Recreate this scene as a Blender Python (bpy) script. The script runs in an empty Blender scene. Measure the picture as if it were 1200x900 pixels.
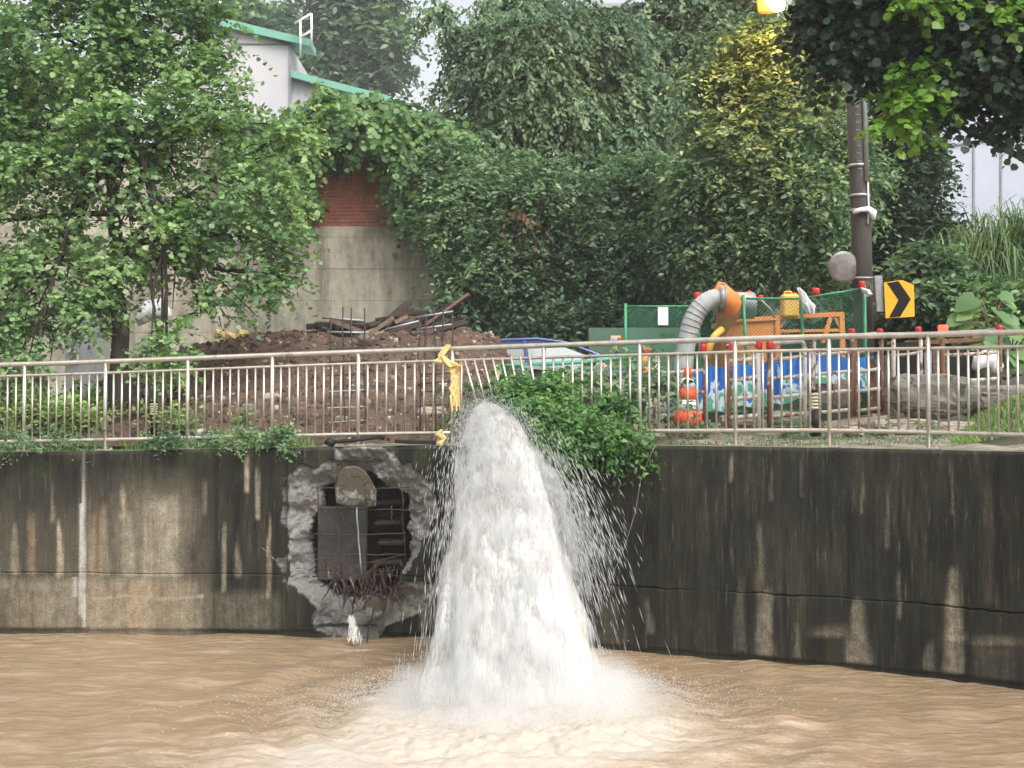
import bpy, math, random
import numpy as np
from mathutils import Vector, Matrix
random.seed(7); rng = np.random.default_rng(7)
sc = bpy.context.scene; COL = sc.collection
R = math.radians
# ---------------------------------------------------------------- camera
F = 1450.0; HC = 2.5; PITCH = math.atan(40.0 / F)
cam_d = bpy.data.cameras.new('camera'); cam = bpy.data.objects.new('camera', cam_d); COL.objects.link(cam)
cam_d.sensor_width = 36; cam_d.lens = F / 1200 * 36; cam_d.clip_start = .1; cam_d.clip_end = 2000
cam.location = (0, 0, HC); cam.rotation_euler = (R(90) + PITCH, 0, 0); sc.camera = cam
# ---------------------------------------------------------------- light
w = bpy.data.worlds.new('World'); sc.world = w; w.use_nodes = True
nt = w.node_tree; bg = nt.nodes['Background']
SUN_EL, SUN_AZ = R(52), R(150)          # high, veiled sun behind the clouds, from front right
sky = nt.nodes.new('ShaderNodeTexSky'); sky.sky_type = 'NISHITA'; sky.sun_disc = False
sky.sun_elevation = SUN_EL; sky.sun_rotation = SUN_AZ; sky.dust_density = 6; sky.air_density = 1.2; sky.ozone_density = 1
hs = nt.nodes.new('ShaderNodeHueSaturation'); hs.inputs['Saturation'].default_value = .22; hs.inputs['Value'].default_value = 1.0
nt.links.new(sky.outputs[0], hs.inputs['Color']); nt.links.new(hs.outputs[0], bg.inputs[0])
bg.inputs[1].default_value = .15
sd = bpy.data.lights.new('sun', 'SUN'); sd.energy = 1.0; sd.angle = R(40); sd.color = (1, .97, .92)
so = bpy.data.objects.new('sun', sd); COL.objects.link(so)
sdir = Vector((math.sin(SUN_AZ) * math.cos(SUN_EL), math.cos(SUN_AZ) * math.cos(SUN_EL), math.sin(SUN_EL)))
so.rotation_euler = sdir.to_track_quat('Z', 'Y').to_euler(); so.location = (0, 0, 30)
sc.view_settings.view_transform = 'Standard'; sc.view_settings.look = 'None'
sc.view_settings.exposure = 0.92; sc.view_settings.gamma = 1
sc.cycles.max_bounces = 6; sc.cycles.transparent_max_bounces = 24; sc.cycles.diffuse_bounces = 3
sc.cycles.volume_bounces = 2; sc.cycles.glossy_bounces = 2; sc.cycles.transmission_bounces = 4

# ---------------------------------------------------------------- projection helpers (pixels of the 1200x900 photo)
CP, SP = math.cos(PITCH), math.sin(PITCH)
def P(px, py, Y):
    u = (450 - py) / F; yy = CP - SP * u; zz = SP + CP * u; k = Y / yy
    return Vector(((px - 600) / F * k, Y, HC + zz * k))
def proj(v):
    v = np.asarray(v, float); x, y, z = v[..., 0], v[..., 1], v[..., 2] - HC
    f = y * CP + z * SP; u = -y * SP + z * CP
    return 600 + F * x / f, 450 - F * u / f
def XY(px, Y): return (px - 600) / F * Y
def hermite(x, xs, ys):
    xs = np.array(xs, float); ys = np.array(ys, float); m = np.gradient(ys, xs)
    x = np.clip(np.asarray(x, float), xs[0], xs[-1]); i = np.clip(np.searchsorted(xs, x) - 1, 0, len(xs) - 2)
    h = xs[i + 1] - xs[i]; t = (x - xs[i]) / h
    return ((2*t**3-3*t**2+1)*ys[i] + (t**3-2*t**2+t)*h*m[i] + (-2*t**3+3*t**2)*ys[i+1] + (t**3-t**2)*h*m[i+1])
SX = [-900, -400, 0, 250, 500, 700, 860, 965, 1100, 1200, 1400, 1700]
SV = [97.5, 99, 100.3, 101, 103, 108, 112.8, 116, 121.5, 126.8, 139, 160]
def wallY(px): return F / hermite(px, SX, SV)
def wall_top(px): return hermite(px, [-900, 0, 200, 400, 600, 1200, 1700], [2.05, 2.10, 2.13, 2.17, 2.20, 2.19, 2.19])
# ---------------------------------------------------------------- noise
def _h(ix, iy, iz, s):
    n = (ix * 374761393 + iy * 668265263 + iz * 2147483647 % 4294967291 + s * 974634777) & 0xffffffff
    n = ((n ^ (n >> 13)) * 1274126177) & 0xffffffff
    n = (n ^ (n >> 16)) & 0xffffffff
    return n / 4294967295.0
def vnoise(x, y, z=0.0, s=0):
    x, y, z = np.broadcast_arrays(np.asarray(x, float), np.asarray(y, float), np.asarray(z, float))
    ix, iy, iz = np.floor(x).astype(np.int64), np.floor(y).astype(np.int64), np.floor(z).astype(np.int64)
    fx, fy, fz = x - ix, y - iy, z - iz
    fx, fy, fz = [t * t * (3 - 2 * t) for t in (fx, fy, fz)]
    r = 0
    for a in (0, 1):
        for b in (0, 1):
            for c in (0, 1):
                r = r + _h(ix + a, iy + b, iz + c, s) * (fx if a else 1 - fx) * (fy if b else 1 - fy) * (fz if c else 1 - fz)
    return r * 2 - 1
def fbm(x, y, z=0.0, o=4, s=0):
    r = 0; a = 1; t = 0
    for k in range(o):
        r = r + a * vnoise(np.asarray(x) * 2**k, np.asarray(y) * 2**k, np.asarray(z) * 2**k, s + k); t += a; a *= .5
    return r / t
def inpoly(px, py, poly):
    px = np.asarray(px); py = np.asarray(py); r = np.zeros(px.shape, bool); n = len(poly)
    for i in range(n):
        x0, y0 = poly[i]; x1, y1 = poly[(i + 1) % n]
        c = ((y0 > py) != (y1 > py)) & (px < (x1 - x0) * (py - y0) / ((y1 - y0) if y1 != y0 else 1e-9) + x0)
        r ^= c
    return r
def dpoly(px, py, poly):
    d = np.full(np.shape(px), 1e9); n = len(poly)
    for i in range(n):
        x0, y0 = poly[i]; x1, y1 = poly[(i + 1) % n]; dx, dy = x1 - x0, y1 - y0; L = dx*dx + dy*dy + 1e-9
        t = np.clip(((px - x0) * dx + (py - y0) * dy) / L, 0, 1)
        d = np.minimum(d, np.hypot(px - x0 - t * dx, py - y0 - t * dy))
    return d
# ---------------------------------------------------------------- objects
def tag(o, label=None, cat=None, group=None, kind=None):
    if label: o['label'] = label
    if cat: o['category'] = cat
    if group: o['group'] = group
    if kind: o['kind'] = kind
    return o
def thing(name, loc, label, cat, group=None, rz=0):
    o = bpy.data.objects.new(name, None); COL.objects.link(o); o.location = loc; o.rotation_euler = (0, 0, rz)
    o.empty_display_size = .1
    return tag(o, label, cat, group)
def offs(o):
    v = Vector((0, 0, 0))
    while o is not None: v += o.location; o = o.parent
    return v
def link(name, me, parent=None):
    o = bpy.data.objects.new(name, me); COL.objects.link(o)
    if parent is not None: o.parent = parent
    return o
def raw_mesh(name, V, Fc, mats, smooth=False, mi=None):
    """V (n,3); Fc list of faces or (m,k) array"""
    me = bpy.data.meshes.new(name); V = np.asarray(V, np.float32).reshape(-1, 3)
    if isinstance(Fc, np.ndarray):
        m, k = Fc.shape; me.vertices.add(len(V)); me.vertices.foreach_set('co', V.ravel())
        me.loops.add(m * k); me.loops.foreach_set('vertex_index', Fc.astype(np.int32).ravel())
        me.polygons.add(m); me.polygons.foreach_set('loop_start', np.arange(m, dtype=np.int32) * k)
        me.polygons.foreach_set('loop_total', np.full(m, k, np.int32))
        me.update(calc_edges=True)
    else:
        me.from_pydata(V.tolist(), [], Fc); me.update()
    for q in (mats if isinstance(mats, (list, tuple)) else [mats]): me.materials.append(q)
    n = len(me.polygons)
    if smooth: me.polygons.foreach_set('use_smooth', np.ones(n, bool))
    if mi is not None: me.polygons.foreach_set('material_index', np.asarray(mi, np.int32))
    return me
def fattr(me, name, data, domain='POINT'):
    a = me.attributes.new(name, 'FLOAT', domain); a.data.foreach_set('value', np.asarray(data, np.float32).ravel())
def grid_faces(nu, nv):
    i = np.arange(nu - 1)[:, None] * nv + np.arange(nv - 1)[None, :]
    return np.stack([i, i + nv, i + nv + 1, i + 1], -1).reshape(-1, 4)
class MB:
    def __init__(s): s.v = []; s.f = []; s.m = []
    def add(s, V, Fs, mi=0):
        b = len(s.v); s.v += [tuple(p) for p in V]; s.f += [tuple(i + b for i in f) for f in Fs]; s.m += [mi] * len(Fs); return s
    def box(s, c, d, rot=None, mi=0, bev=0):
        hx, hy, hz = d[0] / 2, d[1] / 2, d[2] / 2; c = Vector(c)
        if bev:
            b = min(bev, hx * .9, hy * .9, hz * .9); P_ = []; Fs = []
            for sx in (-1, 1):
                for sy in (-1, 1):
                    for sz in (-1, 1):
                        P_ += [Vector((sx*hx, sy*(hy-b), sz*(hz-b))), Vector((sx*(hx-b), sy*hy, sz*(hz-b))), Vector((sx*(hx-b), sy*(hy-b), sz*hz))]
            def ix(a, b_, c_, k): return ((a * 2 + b_) * 2 + c_) * 3 + k
            for a in (0, 1): Fs.append([ix(a,0,0,0), ix(a,1,0,0), ix(a,1,1,0), ix(a,0,1,0)][::(1 if a else -1)])
            for a in (0, 1): Fs.append([ix(0,a,0,1), ix(1,a,0,1), ix(1,a,1,1), ix(0,a,1,1)][::(-1 if a else 1)])
            for a in (0, 1): Fs.append([ix(0,0,a,2), ix(1,0,a,2), ix(1,1,a,2), ix(0,1,a,2)][::(1 if a else -1)])
            for a in (0, 1):
                for b2 in (0, 1):
                    Fs.append([ix(a,b2,0,0), ix(a,b2,1,0), ix(a,b2,1,1), ix(a,b2,0,1)])
                    Fs.append([ix(a,0,b2,0), ix(a,1,b2,0), ix(a,1,b2,2), ix(a,0,b2,2)])
                    Fs.append([ix(0,a,b2,1), ix(1,a,b2,1), ix(1,a,b2,2), ix(0,a,b2,2)])
                    for c2 in (0, 1): Fs.append([ix(a,b2,c2,0), ix(a,b2,c2,1), ix(a,b2,c2,2)])
            V = P_
        else:
            V = [Vector((x*hx, y*hy, z*hz)) for x in (-1, 1) for y in (-1, 1) for z in (-1, 1)]
            Fs = [(0,1,3,2),(4,6,7,5),(0,4,5,1),(2,3,7,6),(0,2,6,4),(1,5,7,3)]
        if rot is not None: V = [rot @ p for p in V]
        return s.add([p + c for p in V], Fs, mi)
    def tube(s, pts, r, n=8, mi=0, cap=True):
        pts = [Vector(p) for p in pts]; k = len(pts)
        rs = [r] * k if not hasattr(r, '__len__') else list(r)
        V = []; up = None
        for i in range(k):
            t = (pts[min(i + 1, k - 1)] - pts[max(i - 1, 0)]).normalized()
            if up is None: up = t.orthogonal().normalized()
            up = (up - t * up.dot(t)); up = up.normalized() if up.length > 1e-6 else t.orthogonal().normalized()
            q = t.cross(up)
            V += [pts[i] + (up * math.cos(a) + q * math.sin(a)) * rs[i] for a in [2 * math.pi * j / n for j in range(n)]]
        Fs = [(i*n+j, i*n+(j+1) % n, (i+1)*n+(j+1) % n, (i+1)*n+j) for i in range(k - 1) for j in range(n)]
        if cap: Fs += [tuple(range(n))[::-1], tuple((k-1)*n + j for j in range(n))]
        return s.add(V, Fs, mi)
    def lathe(s, c, prof, n=16, axis='Z', mi=0, rot=None):
        c = Vector(c); V = []; k = len(prof)
        for r, h in prof:
            for j in range(n):
                a = 2 * math.pi * j / n; p = Vector((r * math.cos(a), r * math.sin(a), h))
                if rot is not None: p = rot @ p
                V.append(c + p)
        Fs = [(i*n+j, i*n+(j+1) % n, (i+1)*n+(j+1) % n, (i+1)*n+j) for i in range(k - 1) for j in range(n)]
        Fs += [tuple(range(n))[::-1], tuple((k-1)*n + j for j in range(n))]
        return s.add(V, Fs, mi)
    def prism(s, poly, d, mi=0):
        """poly: list of 3-D points, d: extrusion vector"""
        n = len(poly); V = [Vector(p) for p in poly]; V += [p + Vector(d) for p in V]
        return s.add(V, [tuple(range(n))[::-1], tuple(range(n, 2*n))] + [(i, (i+1) % n, n+(i+1) % n, n+i) for i in range(n)], mi)
    def build(s, name, mats, parent=None, smooth=False, world=True):
        V = np.array([tuple(p) for p in s.v], float)
        if parent is not None and world: V = V - np.array(offs(parent))
        return link(name, raw_mesh(name, V, s.f, mats, smooth, s.m), parent)
def copy_tree(o, parent=None):
    c = o.copy(); COL.objects.link(c); c.parent = parent
    for ch in o.children: copy_tree(ch, c)
    return c
# ---------------------------------------------------------------- materials
def ramp2(nt, fac, p0, c0, p1, c1):
    r = nt.nodes.new('ShaderNodeValToRGB'); e = r.color_ramp.elements
    e[0].position = p0; e[0].color = (*c0, 1); e[1].position = p1; e[1].color = (*c1, 1)
    nt.links.new(fac, r.inputs[0]); return r.outputs[0]
def noise_n(nt, scale=5, stretch=(1, 1, 1), detail=6, rough=.6, src=None, off=(0, 0, 0)):
    if src is None: src = nt.nodes.new('ShaderNodeNewGeometry').outputs['Position']
    m = nt.nodes.new('ShaderNodeMapping'); m.inputs['Scale'].default_value = stretch; m.inputs['Location'].default_value = off
    nt.links.new(src, m.inputs['Vector'])
    n = nt.nodes.new('ShaderNodeTexNoise'); n.inputs['Scale'].default_value = scale; n.inputs['Detail'].default_value = detail
    n.inputs['Roughness'].default_value = rough; nt.links.new(m.outputs[0], n.inputs['Vector']); return n.outputs['Fac']
def mixc(nt, fac, a, b, mode='MIX'):
    m = nt.nodes.new('ShaderNodeMix'); m.data_type = 'RGBA'; m.blend_type = mode
    for i, x in ((0, fac), (6, a), (7, b)):
        if isinstance(x, (int, float)): m.inputs[i].default_value = x
        elif isinstance(x, tuple): m.inputs[i].default_value = (*x, 1)
        else: nt.links.new(x, m.inputs[i])
    return m.outputs[2]
def math_n(nt, op, a, b=0.0, c=0.0, clamp=False):
    m = nt.nodes.new('ShaderNodeMath'); m.operation = op; m.use_clamp = clamp
    for i, x in enumerate((a, b, c)):
        if isinstance(x, (int, float)): m.inputs[i].default_value = x
        else: nt.links.new(x, m.inputs[i])
    return m.outputs[0]
def attr_n(nt, name):
    a = nt.nodes.new('ShaderNodeAttribute'); a.attribute_name = name; return a.outputs['Fac']
def bump_n(nt, h, strength=.5, dist=.01):
    b = nt.nodes.new('ShaderNodeBump'); b.inputs['Strength'].default_value = strength; b.inputs['Distance'].default_value = dist
    nt.links.new(h, b.inputs['Height']); return b.outputs[0]
def newmat(name):
    m = bpy.data.materials.new(name); m.use_nodes = True; return m, m.node_tree, m.node_tree.nodes['Principled BSDF']
def M(name, c1, c2=None, scale=6, rough=.6, metal=0, bump=.3, dist=.004, stretch=(1, 1, 1), c3=None, s3=3, t3=(.55, .62), spec=.5, coat=0, alpha=1):
    m, nt, b = newmat(name)
    c2 = c2 or tuple(x * .75 for x in c1)
    n = noise_n(nt, scale, stretch); col = ramp2(nt, n, .32, c2, .68, c1)
    if c3:
        n3 = noise_n(nt, s3, (1, 1, .6), 8, .7, off=(3, 7, 1)); k = ramp2(nt, n3, t3[0], (0, 0, 0), t3[1], (1, 1, 1))
        col = mixc(nt, k, col, c3)
    nt.links.new(col, b.inputs['Base Color'])
    b.inputs['Roughness'].default_value = rough; b.inputs['Metallic'].default_value = metal
    b.inputs['Specular IOR Level'].default_value = spec; b.inputs['Coat Weight'].default_value = coat
    if bump:
        n2 = noise_n(nt, scale * 6, stretch); nt.links.new(bump_n(nt, n2, bump, dist), b.inputs['Normal'])
    return m
def leaf_mat(name, lo, mid, hi, tr=.35, rough=.42, spec=.35):
    m, nt, b = newmat(name)
    v = attr_n(nt, 'tint'); r = nt.nodes.new('ShaderNodeValToRGB'); e = r.color_ramp.elements
    e[0].position = 0; e[0].color = (*lo, 1); e[1].position = 1; e[1].color = (*hi, 1)
    x = e.new(.5); x.color = (*mid, 1); nt.links.new(v, r.inputs[0])
    nt.links.new(r.outputs[0], b.inputs['Base Color']); b.inputs['Roughness'].default_value = rough
    b.inputs['Specular IOR Level'].default_value = spec
    t = nt.nodes.new('ShaderNodeBsdfTranslucent'); t2 = mixc(nt, 1.0, r.outputs[0], (1.35, 1.5, .7), 'MULTIPLY'); nt.links.new(t2, t.inputs['Color'])
    mx = nt.nodes.new('ShaderNodeMixShader'); mx.inputs[0].default_value = tr
    nt.links.new(b.outputs[0], mx.inputs[1]); nt.links.new(t.outputs[0], mx.inputs[2])
    nt.links.new(mx.outputs[0], nt.nodes['Material Output'].inputs['Surface']); return m

m_steel = M('stainless_steel', (.60, .565, .50), (.45, .42, .36), 9, .36, .75, .15, .001, c3=(.30, .20, .13), s3=7, t3=(.58, .7))
m_rust = M('rusty_metal', (.26, .12, .06), (.11, .05, .03), 25, .85, .1, .6, .004, c3=(.35, .32, .28), s3=14, t3=(.56, .6))
m_rustbar = M('rusty_rebar', (.085, .045, .03), (.03, .018, .014), 30, .8, .2, .5, .002)
m_darkbar = M('dark_rebar', (.06, .05, .045), (.03, .025, .02), 30, .7, .3, .4, .002)
m_soil = M('brown_earth', (.155, .094, .068), (.05, .031, .023), 5, .8, 0, 1, .05, c3=(.22, .13, .09), s3=9, t3=(.55, .7))
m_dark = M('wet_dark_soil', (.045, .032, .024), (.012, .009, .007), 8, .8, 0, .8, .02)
m_ground = M('wet_gravelly_ground', (.30, .27, .22), (.13, .115, .09), 3.5, .7, 0, .8, .02, c3=(.06, .10, .03), s3=2.2, t3=(.5, .6))
m_asph = M('forest_floor', (.05, .05, .035), (.02, .025, .012), 2, .9, 0, .8, .03)
m_rock = M('grey_rock', (.27, .25, .21), (.13, .12, .10), 7, .75, 0, .9, .02, c3=(.07, .08, .05), s3=3)
m_stone = M('pale_stone', (.42, .37, .31), (.22, .18, .14), 9, .8, 0, .8, .01)
m_wood = M('wet_timber', (.045, .03, .021), (.012, .009, .007), 9, .75, 0, .7, .004, stretch=(1, 6, 6))
m_wood2 = M('weathered_timber', (.22, .14, .095), (.08, .05, .035), 9, .8, 0, .6, .004, stretch=(1, 6, 6))
m_bark = M('dark_bark', (.055, .042, .032), (.018, .014, .011), 14, .85, 0, .9, .012, stretch=(1, 1, .25), c3=(.10, .11, .07), s3=4)
m_white = M('white_paint', (.78, .78, .76), (.66, .67, .66), 4, .5, 0, .1)
m_orange = M('orange_paint', (.80, .27, .075), (.68, .21, .055), 4, .5, 0, .25, c3=(.30, .11, .045), s3=5, t3=(.66, .74))
m_yellow = M('yellow_plastic', (.80, .50, .10), (.62, .36, .06), 5, .45, 0, .2)
m_ycloth = M('yellow_cloth', (.78, .60, .27), (.60, .42, .14), 30, .8, 0, .7, .006)
m_green = M('green_paint', (.035, .28, .13), (.02, .17, .08), 6, .5, 0, .2)
m_wire = M('green_wire', (.05, .26, .14), (.03, .15, .08), 8, .5, 0, 0)
m_red = M('red_plastic', (.62, .03, .035), (.42, .02, .03), 8, .3, 0, 0)
m_black = M('black_rubber', (.014, .014, .014), (.006, .006, .006), 8, .6, 0, .2, spec=.3)
m_cream = M('cream_louver', (.62, .58, .38), (.45, .42, .26), 9, .5, 0, .1)
m_grey = M('grey_metal', (.34, .35, .35), (.22, .22, .22), 7, .45, .3, .2, c3=(.14, .10, .07), s3=4, t3=(.62, .72))
m_galv = M('galvanised_pipe', (.40, .42, .43), (.28, .29, .30), 9, .42, .5, .1)
m_cone = M('traffic_orange', (.85, .10, .025), (.70, .07, .02), 6, .45, 0, .1)
m_bag = M('plastic_bag', (.75, .76, .76), (.50, .51, .52), 18, .3, 0, .8, .01)
m_glass = M('car_glass', (.09, .12, .12), (.05, .075, .07), 3, .06, 0, 0, spec=.9)
m_blue = M('blue_car_paint', (.05, .085, .27), (.035, .065, .21), 3, .22, .2, 0, coat=.8)
m_mist = M('white_water', (.80, .79, .75), (.70, .67, .60), 3, .5, 0, 0)
m_teal = M('teal_paint', (.10, .38, .30), (.06, .28, .22), 6, .5, 0, .1)
def emis(name, c, e):
    m, nt, b = newmat(name); b.inputs['Base Color'].default_value = (*c, 1); b.inputs['Emission Color'].default_value = (*c, 1)
    b.inputs['Emission Strength'].default_value = e; return m

# leaves
l_left = leaf_mat('light_round_leaves', (.062, .128, .058), (.155, .265, .120), (.31, .44, .20), .38)
l_mid = leaf_mat('mid_green_leaves', (.045, .095, .054), (.105, .190, .100), (.22, .33, .165), .32)
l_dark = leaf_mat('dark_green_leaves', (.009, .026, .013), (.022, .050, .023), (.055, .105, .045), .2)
l_grey = leaf_mat('dull_green_leaves', (.042, .088, .050), (.100, .175, .095), (.23, .33, .175), .32)
l_vine = leaf_mat('vine_leaves', (.042, .10, .040), (.10, .20, .070), (.21, .34, .12), .3)
l_lime = leaf_mat('lime_lit_leaves', (.07, .16, .025), (.13, .26, .035), (.22, .38, .06), .40)
l_grass = leaf_mat('grass_blades', (.09, .17, .05), (.18, .30, .09), (.34, .44, .17), .3)
l_cane = leaf_mat('cane_blades', (.05, .10, .04), (.11, .19, .08), (.22, .31, .14), .25)
l_dry = leaf_mat('dry_leaves', (.10, .06, .03), (.17, .10, .055), (.28, .17, .08), .2)

# ---------------------------------------------------------------- foliage
T_ROUND = (np.array([(0,0,0),(-.46,.22,.05),(-.44,.66,.02),(0,1,-.10),(.44,.66,.02),(.46,.22,.05)]), [(0,3,2,1),(0,5,4,3)])
T_OVAL = (np.array([(0,0,0),(-.25,.25,.04),(-.22,.65,.02),(0,1,-.12),(.22,.65,.02),(.25,.25,.04)]), [(0,3,2,1),(0,5,4,3)])
def _frond(n=6):
    V = []; Fs = []
    for i in range(n):
        y = .12 + .8 * i / n; z = -.28 * y * y
        for sgn in (-1, 1):
            b = len(V); L = .42 * (1 - .45 * abs(i / n - .35)); w_ = .085
            a = (0, y, z); tip = (sgn * L, y + .20, z - .13)
            V += [a, (sgn * L * .5, y + .08 - w_, z - .03), tip, (sgn * L * .5, y + .08 + w_, z - .02)]
            Fs.append((b, b+1, b+2, b+3) if sgn > 0 else (b, b+3, b+2, b+1))
    b = len(V); V += [(0, .9, -.24), (-.08, 1.05, -.30), (0, 1.3, -.45), (.08, 1.05, -.30)]; Fs.append((b, b+3, b+2, b+1))
    return np.array(V), Fs
T_FROND = _frond()
T_LANCE = (np.array([(0,0,0),(-.17,.3,.03),(-.14,.65,.0),(0,1.05,-.18),(.14,.65,.0),(.17,.3,.03)]), [(0,3,2,1),(0,5,4,3)])
def unit(a): return a / (np.linalg.norm(a, axis=-1, keepdims=True) + 1e-9)
def leaf_verts(C, D, N, S, tpl):
    """leaf centres C, length dirs D, normals N, sizes S -> verts, faces"""
    D = unit(D); X = unit(np.cross(D, N)); Nn = np.cross(X, D)
    T, Fs = tpl; T = T[None]
    V = C[:, None] + S[:, None, None] * (T[..., 0:1] * X[:, None] + T[..., 1:2] * D[:, None] + T[..., 2:3] * Nn[:, None])
    k = tpl[0].shape[0]; Fa = np.array(Fs)[None] + (np.arange(len(C)) * k)[:, None, None]
    return V.reshape(-1, 3), Fa.reshape(-1, Fa.shape[-1])
def blobs_px(lst, squash=.8):
    """(px,py,Y,rx px, ry px[, depth radius px]) -> centres and radii in metres"""
    C = []; Rr = []
    for b in lst:
        px, py, Y, rx, ry = b[:5]; s = F / Y; rd = b[5] if len(b) > 5 else (rx + ry) / 2 * squash
        C.append(P(px, py, Y)); Rr.append((rx / s, rd / s, ry / s))
    return np.array([tuple(c) for c in C]), np.array(Rr)
def foliage(name, parent, mat, blobs, nspray, nleaf, size, tpl, twig=.35, droop=.5, shell=.45, bias=0., tnoise=.9, seed=0, spread=.9, hang=0., label=None, per=13, clump=1.0):
    r = np.random.default_rng(seed + 11); C, Rr = blobs_px(blobs)
    wgt = (Rr[:, 0] * Rr[:, 2]) + .2 * Rr.prod(1); wgt /= wgt.sum()
    Rr = np.maximum(Rr - np.array([1, .5, .8]) * (.62 * twig + .35 * size), Rr * .35)
    nc = max(int(nspray / per), 4); bc = r.choice(len(C), nc, p=wgt); dc = unit(r.normal(size=(nc, 3))); rc = shell + (1.02 - shell) * r.random(nc) ** .7
    rc = rc * (1 + .25 * vnoise(dc[:, 0] * 2.3 + bc, dc[:, 1] * 2.3, dc[:, 2] * 2.3, 5)); cc = C[bc] + dc * Rr[bc] * rc[:, None]; cr = twig * clump * r.uniform(.6, 1.4, nc); ct = r.normal(size=nc)
    ci = r.integers(0, nc, nspray); bi = bc[ci]; d = unit(r.normal(size=(nspray, 3)) + np.array([0, -.35, .55]))
    p = cc[ci] + d * (cr[ci] * r.uniform(.3, 1, nspray))[:, None] * np.array([1, 1, .7])
    out = unit(d * .9 + dc[ci] * .35 + np.array([0, -.1, .05]) + r.normal(size=d.shape) * .30)
    L = twig * r.uniform(.6, 1.3, nspray)
    t = np.linspace(0, 1, nleaf); 
    pos = p[:, None] + out[:, None] * (L[:, None] * t)[..., None] + np.array([0, 0, -1]) * (droop * L[:, None] * t ** 2)[..., None]
    side = unit(np.cross(out, np.array([0, 0, 1.]) + r.normal(size=out.shape) * .3))
    sg = np.where(np.arange(nleaf) % 2, 1, -1)
    D = out[:, None] * .5 + side[:, None] * (sg * spread)[None, :, None] + r.normal(size=pos.shape) * .35 + np.array([0, 0, -1]) * (droop * .5 + hang)
    N = np.array([0, -.35, 1.]) * (1 - hang * .6) + np.array([0, -1., 0]) * hang + r.normal(size=pos.shape) * .55
    S = size * r.uniform(.45, 1.4, pos.shape[:2])
    # lay each leaf so that it is centred on its node
    V, Fa = leaf_verts(pos.reshape(-1, 3), D.reshape(-1, 3), N.reshape(-1, 3), S.ravel(), tpl)
    k = tpl[0].shape[0]
    tn = fbm(p[:, 0] * tnoise, p[:, 1] * tnoise, p[:, 2] * tnoise, 3, 3)
    tint = .42 + bias + .10 * ct[ci][:, None] + .55 * tn[:, None] + r.normal(size=(nspray, 1)) * .13 + r.normal(size=(nspray, nleaf)) * .10 + .10 * (t[None] > .7)
    tint = np.clip(tint, 0, 1)
    V = V - np.array(offs(parent)) if parent is not None else V
    me = raw_mesh(name, V, Fa, mat); fattr(me, 'tint', np.repeat(tint.ravel(), k))
    o = link(name, me, parent)
    if label: o['label'] = label
    return o
def curve_pts(a, b, n=8, bend=.15, sag=0., seed=0):
    r = random.Random(seed); a, b = Vector(a), Vector(b); L = (b - a).length
    o = Vector((r.uniform(-1, 1), r.uniform(-1, 1), r.uniform(-.3, 1))) * L * bend
    c = a.lerp(b, .5) + o + Vector((0, 0, sag)); j = L * .012
    return [a * (1-t)**2 + c * 2*t*(1-t) + b * t*t + Vector((r.uniform(-j, j), r.uniform(-j, j), r.uniform(-j, j))) * (0 < t < 1) for t in [i / (n-1) for i in range(n)]]
def tree(name, base, top, blobs, mat, label, cat='tree', group=None, trunk_r=.12, nspray=2000, nleaf=8, size=.12, tpl=T_OVAL, limbs=True, sub=5, seed=1, branch_r=.4, extra=None, **kw):
    base = Vector(base); t = thing(name, base, label, cat, group)
    r = random.Random(seed); mb = MB(); top = Vector(top)
    tp = curve_pts(base - Vector((0, 0, .1)), top, 10, .05, 0, seed)
    mb.tube(tp, [trunk_r * (1.25 if i == 0 else 1 - .55 * i / 9) for i in range(10)], 9)
    if limbs:
        C, Rr = blobs_px(blobs)
        for i, (c, rr) in enumerate(zip(C, Rr)):
            c = Vector(c); st = tp[r.randint(4, 9)]
            lp = curve_pts(st, c + Vector((0, 0, rr[2] * .2)), 8, .14, 0, seed * 31 + i)
            r0 = trunk_r * branch_r * r.uniform(.7, 1.1); mb.tube(lp, [r0 * (1 - .75 * j / 7) + .004 for j in range(8)], 6)
            for k in range(sub):
                d = Vector((r.gauss(0, 1), r.gauss(0, 1), r.gauss(.25, 1))).normalized()
                e = c + Vector((d.x * rr[0], d.y * rr[1], d.z * rr[2])) * .92
                sp = curve_pts(lp[r.randint(3, 7)], e, 6, .15, 0, seed * 97 + i * 13 + k)
                mb.tube(sp, [r0 * .38 * (1 - .8 * j / 5) + .003 for j in range(6)], 4, cap=False)
    mb.build('trunk', m_bark, t, smooth=True)
    foliage('crown', t, mat, blobs, nspray, nleaf, size, tpl, seed=seed, **kw)
    return t
# ================================================================ SETTING
def gz(px, Y):
    """height of the upper ground"""
    Yw = wallY(px); d = np.maximum(np.asarray(Y, float) - Yw - .3, 0)
    return wall_top(px) - .03 + np.minimum(.065 * d, .24)
def GP(px, Y): return Vector((XY(px, Y), Y, float(gz(px, Y))))
# ---- upper ground: one fan-shaped sheet from the wall to the horizon
pc = np.arange(-900, 1701, 8.); dv = np.concatenate([np.linspace(.2, 4, 50), np.linspace(4.2, 12, 40), [14, 18, 25, 40, 70, 100, 135]])
PX, DV = np.meshgrid(pc, dv, indexing='ij'); YY = wallY(PX) + DV; XX = (PX - 600) / F * YY
ZZ = gz(PX, YY) + .018 * fbm(XX * 2, YY * 2, 0, 4, 1) * (DV > .35) + .012 * fbm(XX * 9, YY * 9, 0, 3, 2) * (DV > .35)
tag(link('ground', raw_mesh('ground', np.stack([XX, YY, ZZ], -1), grid_faces(len(pc), len(dv))[:, ::-1], m_ground, True)), kind='structure')

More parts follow.
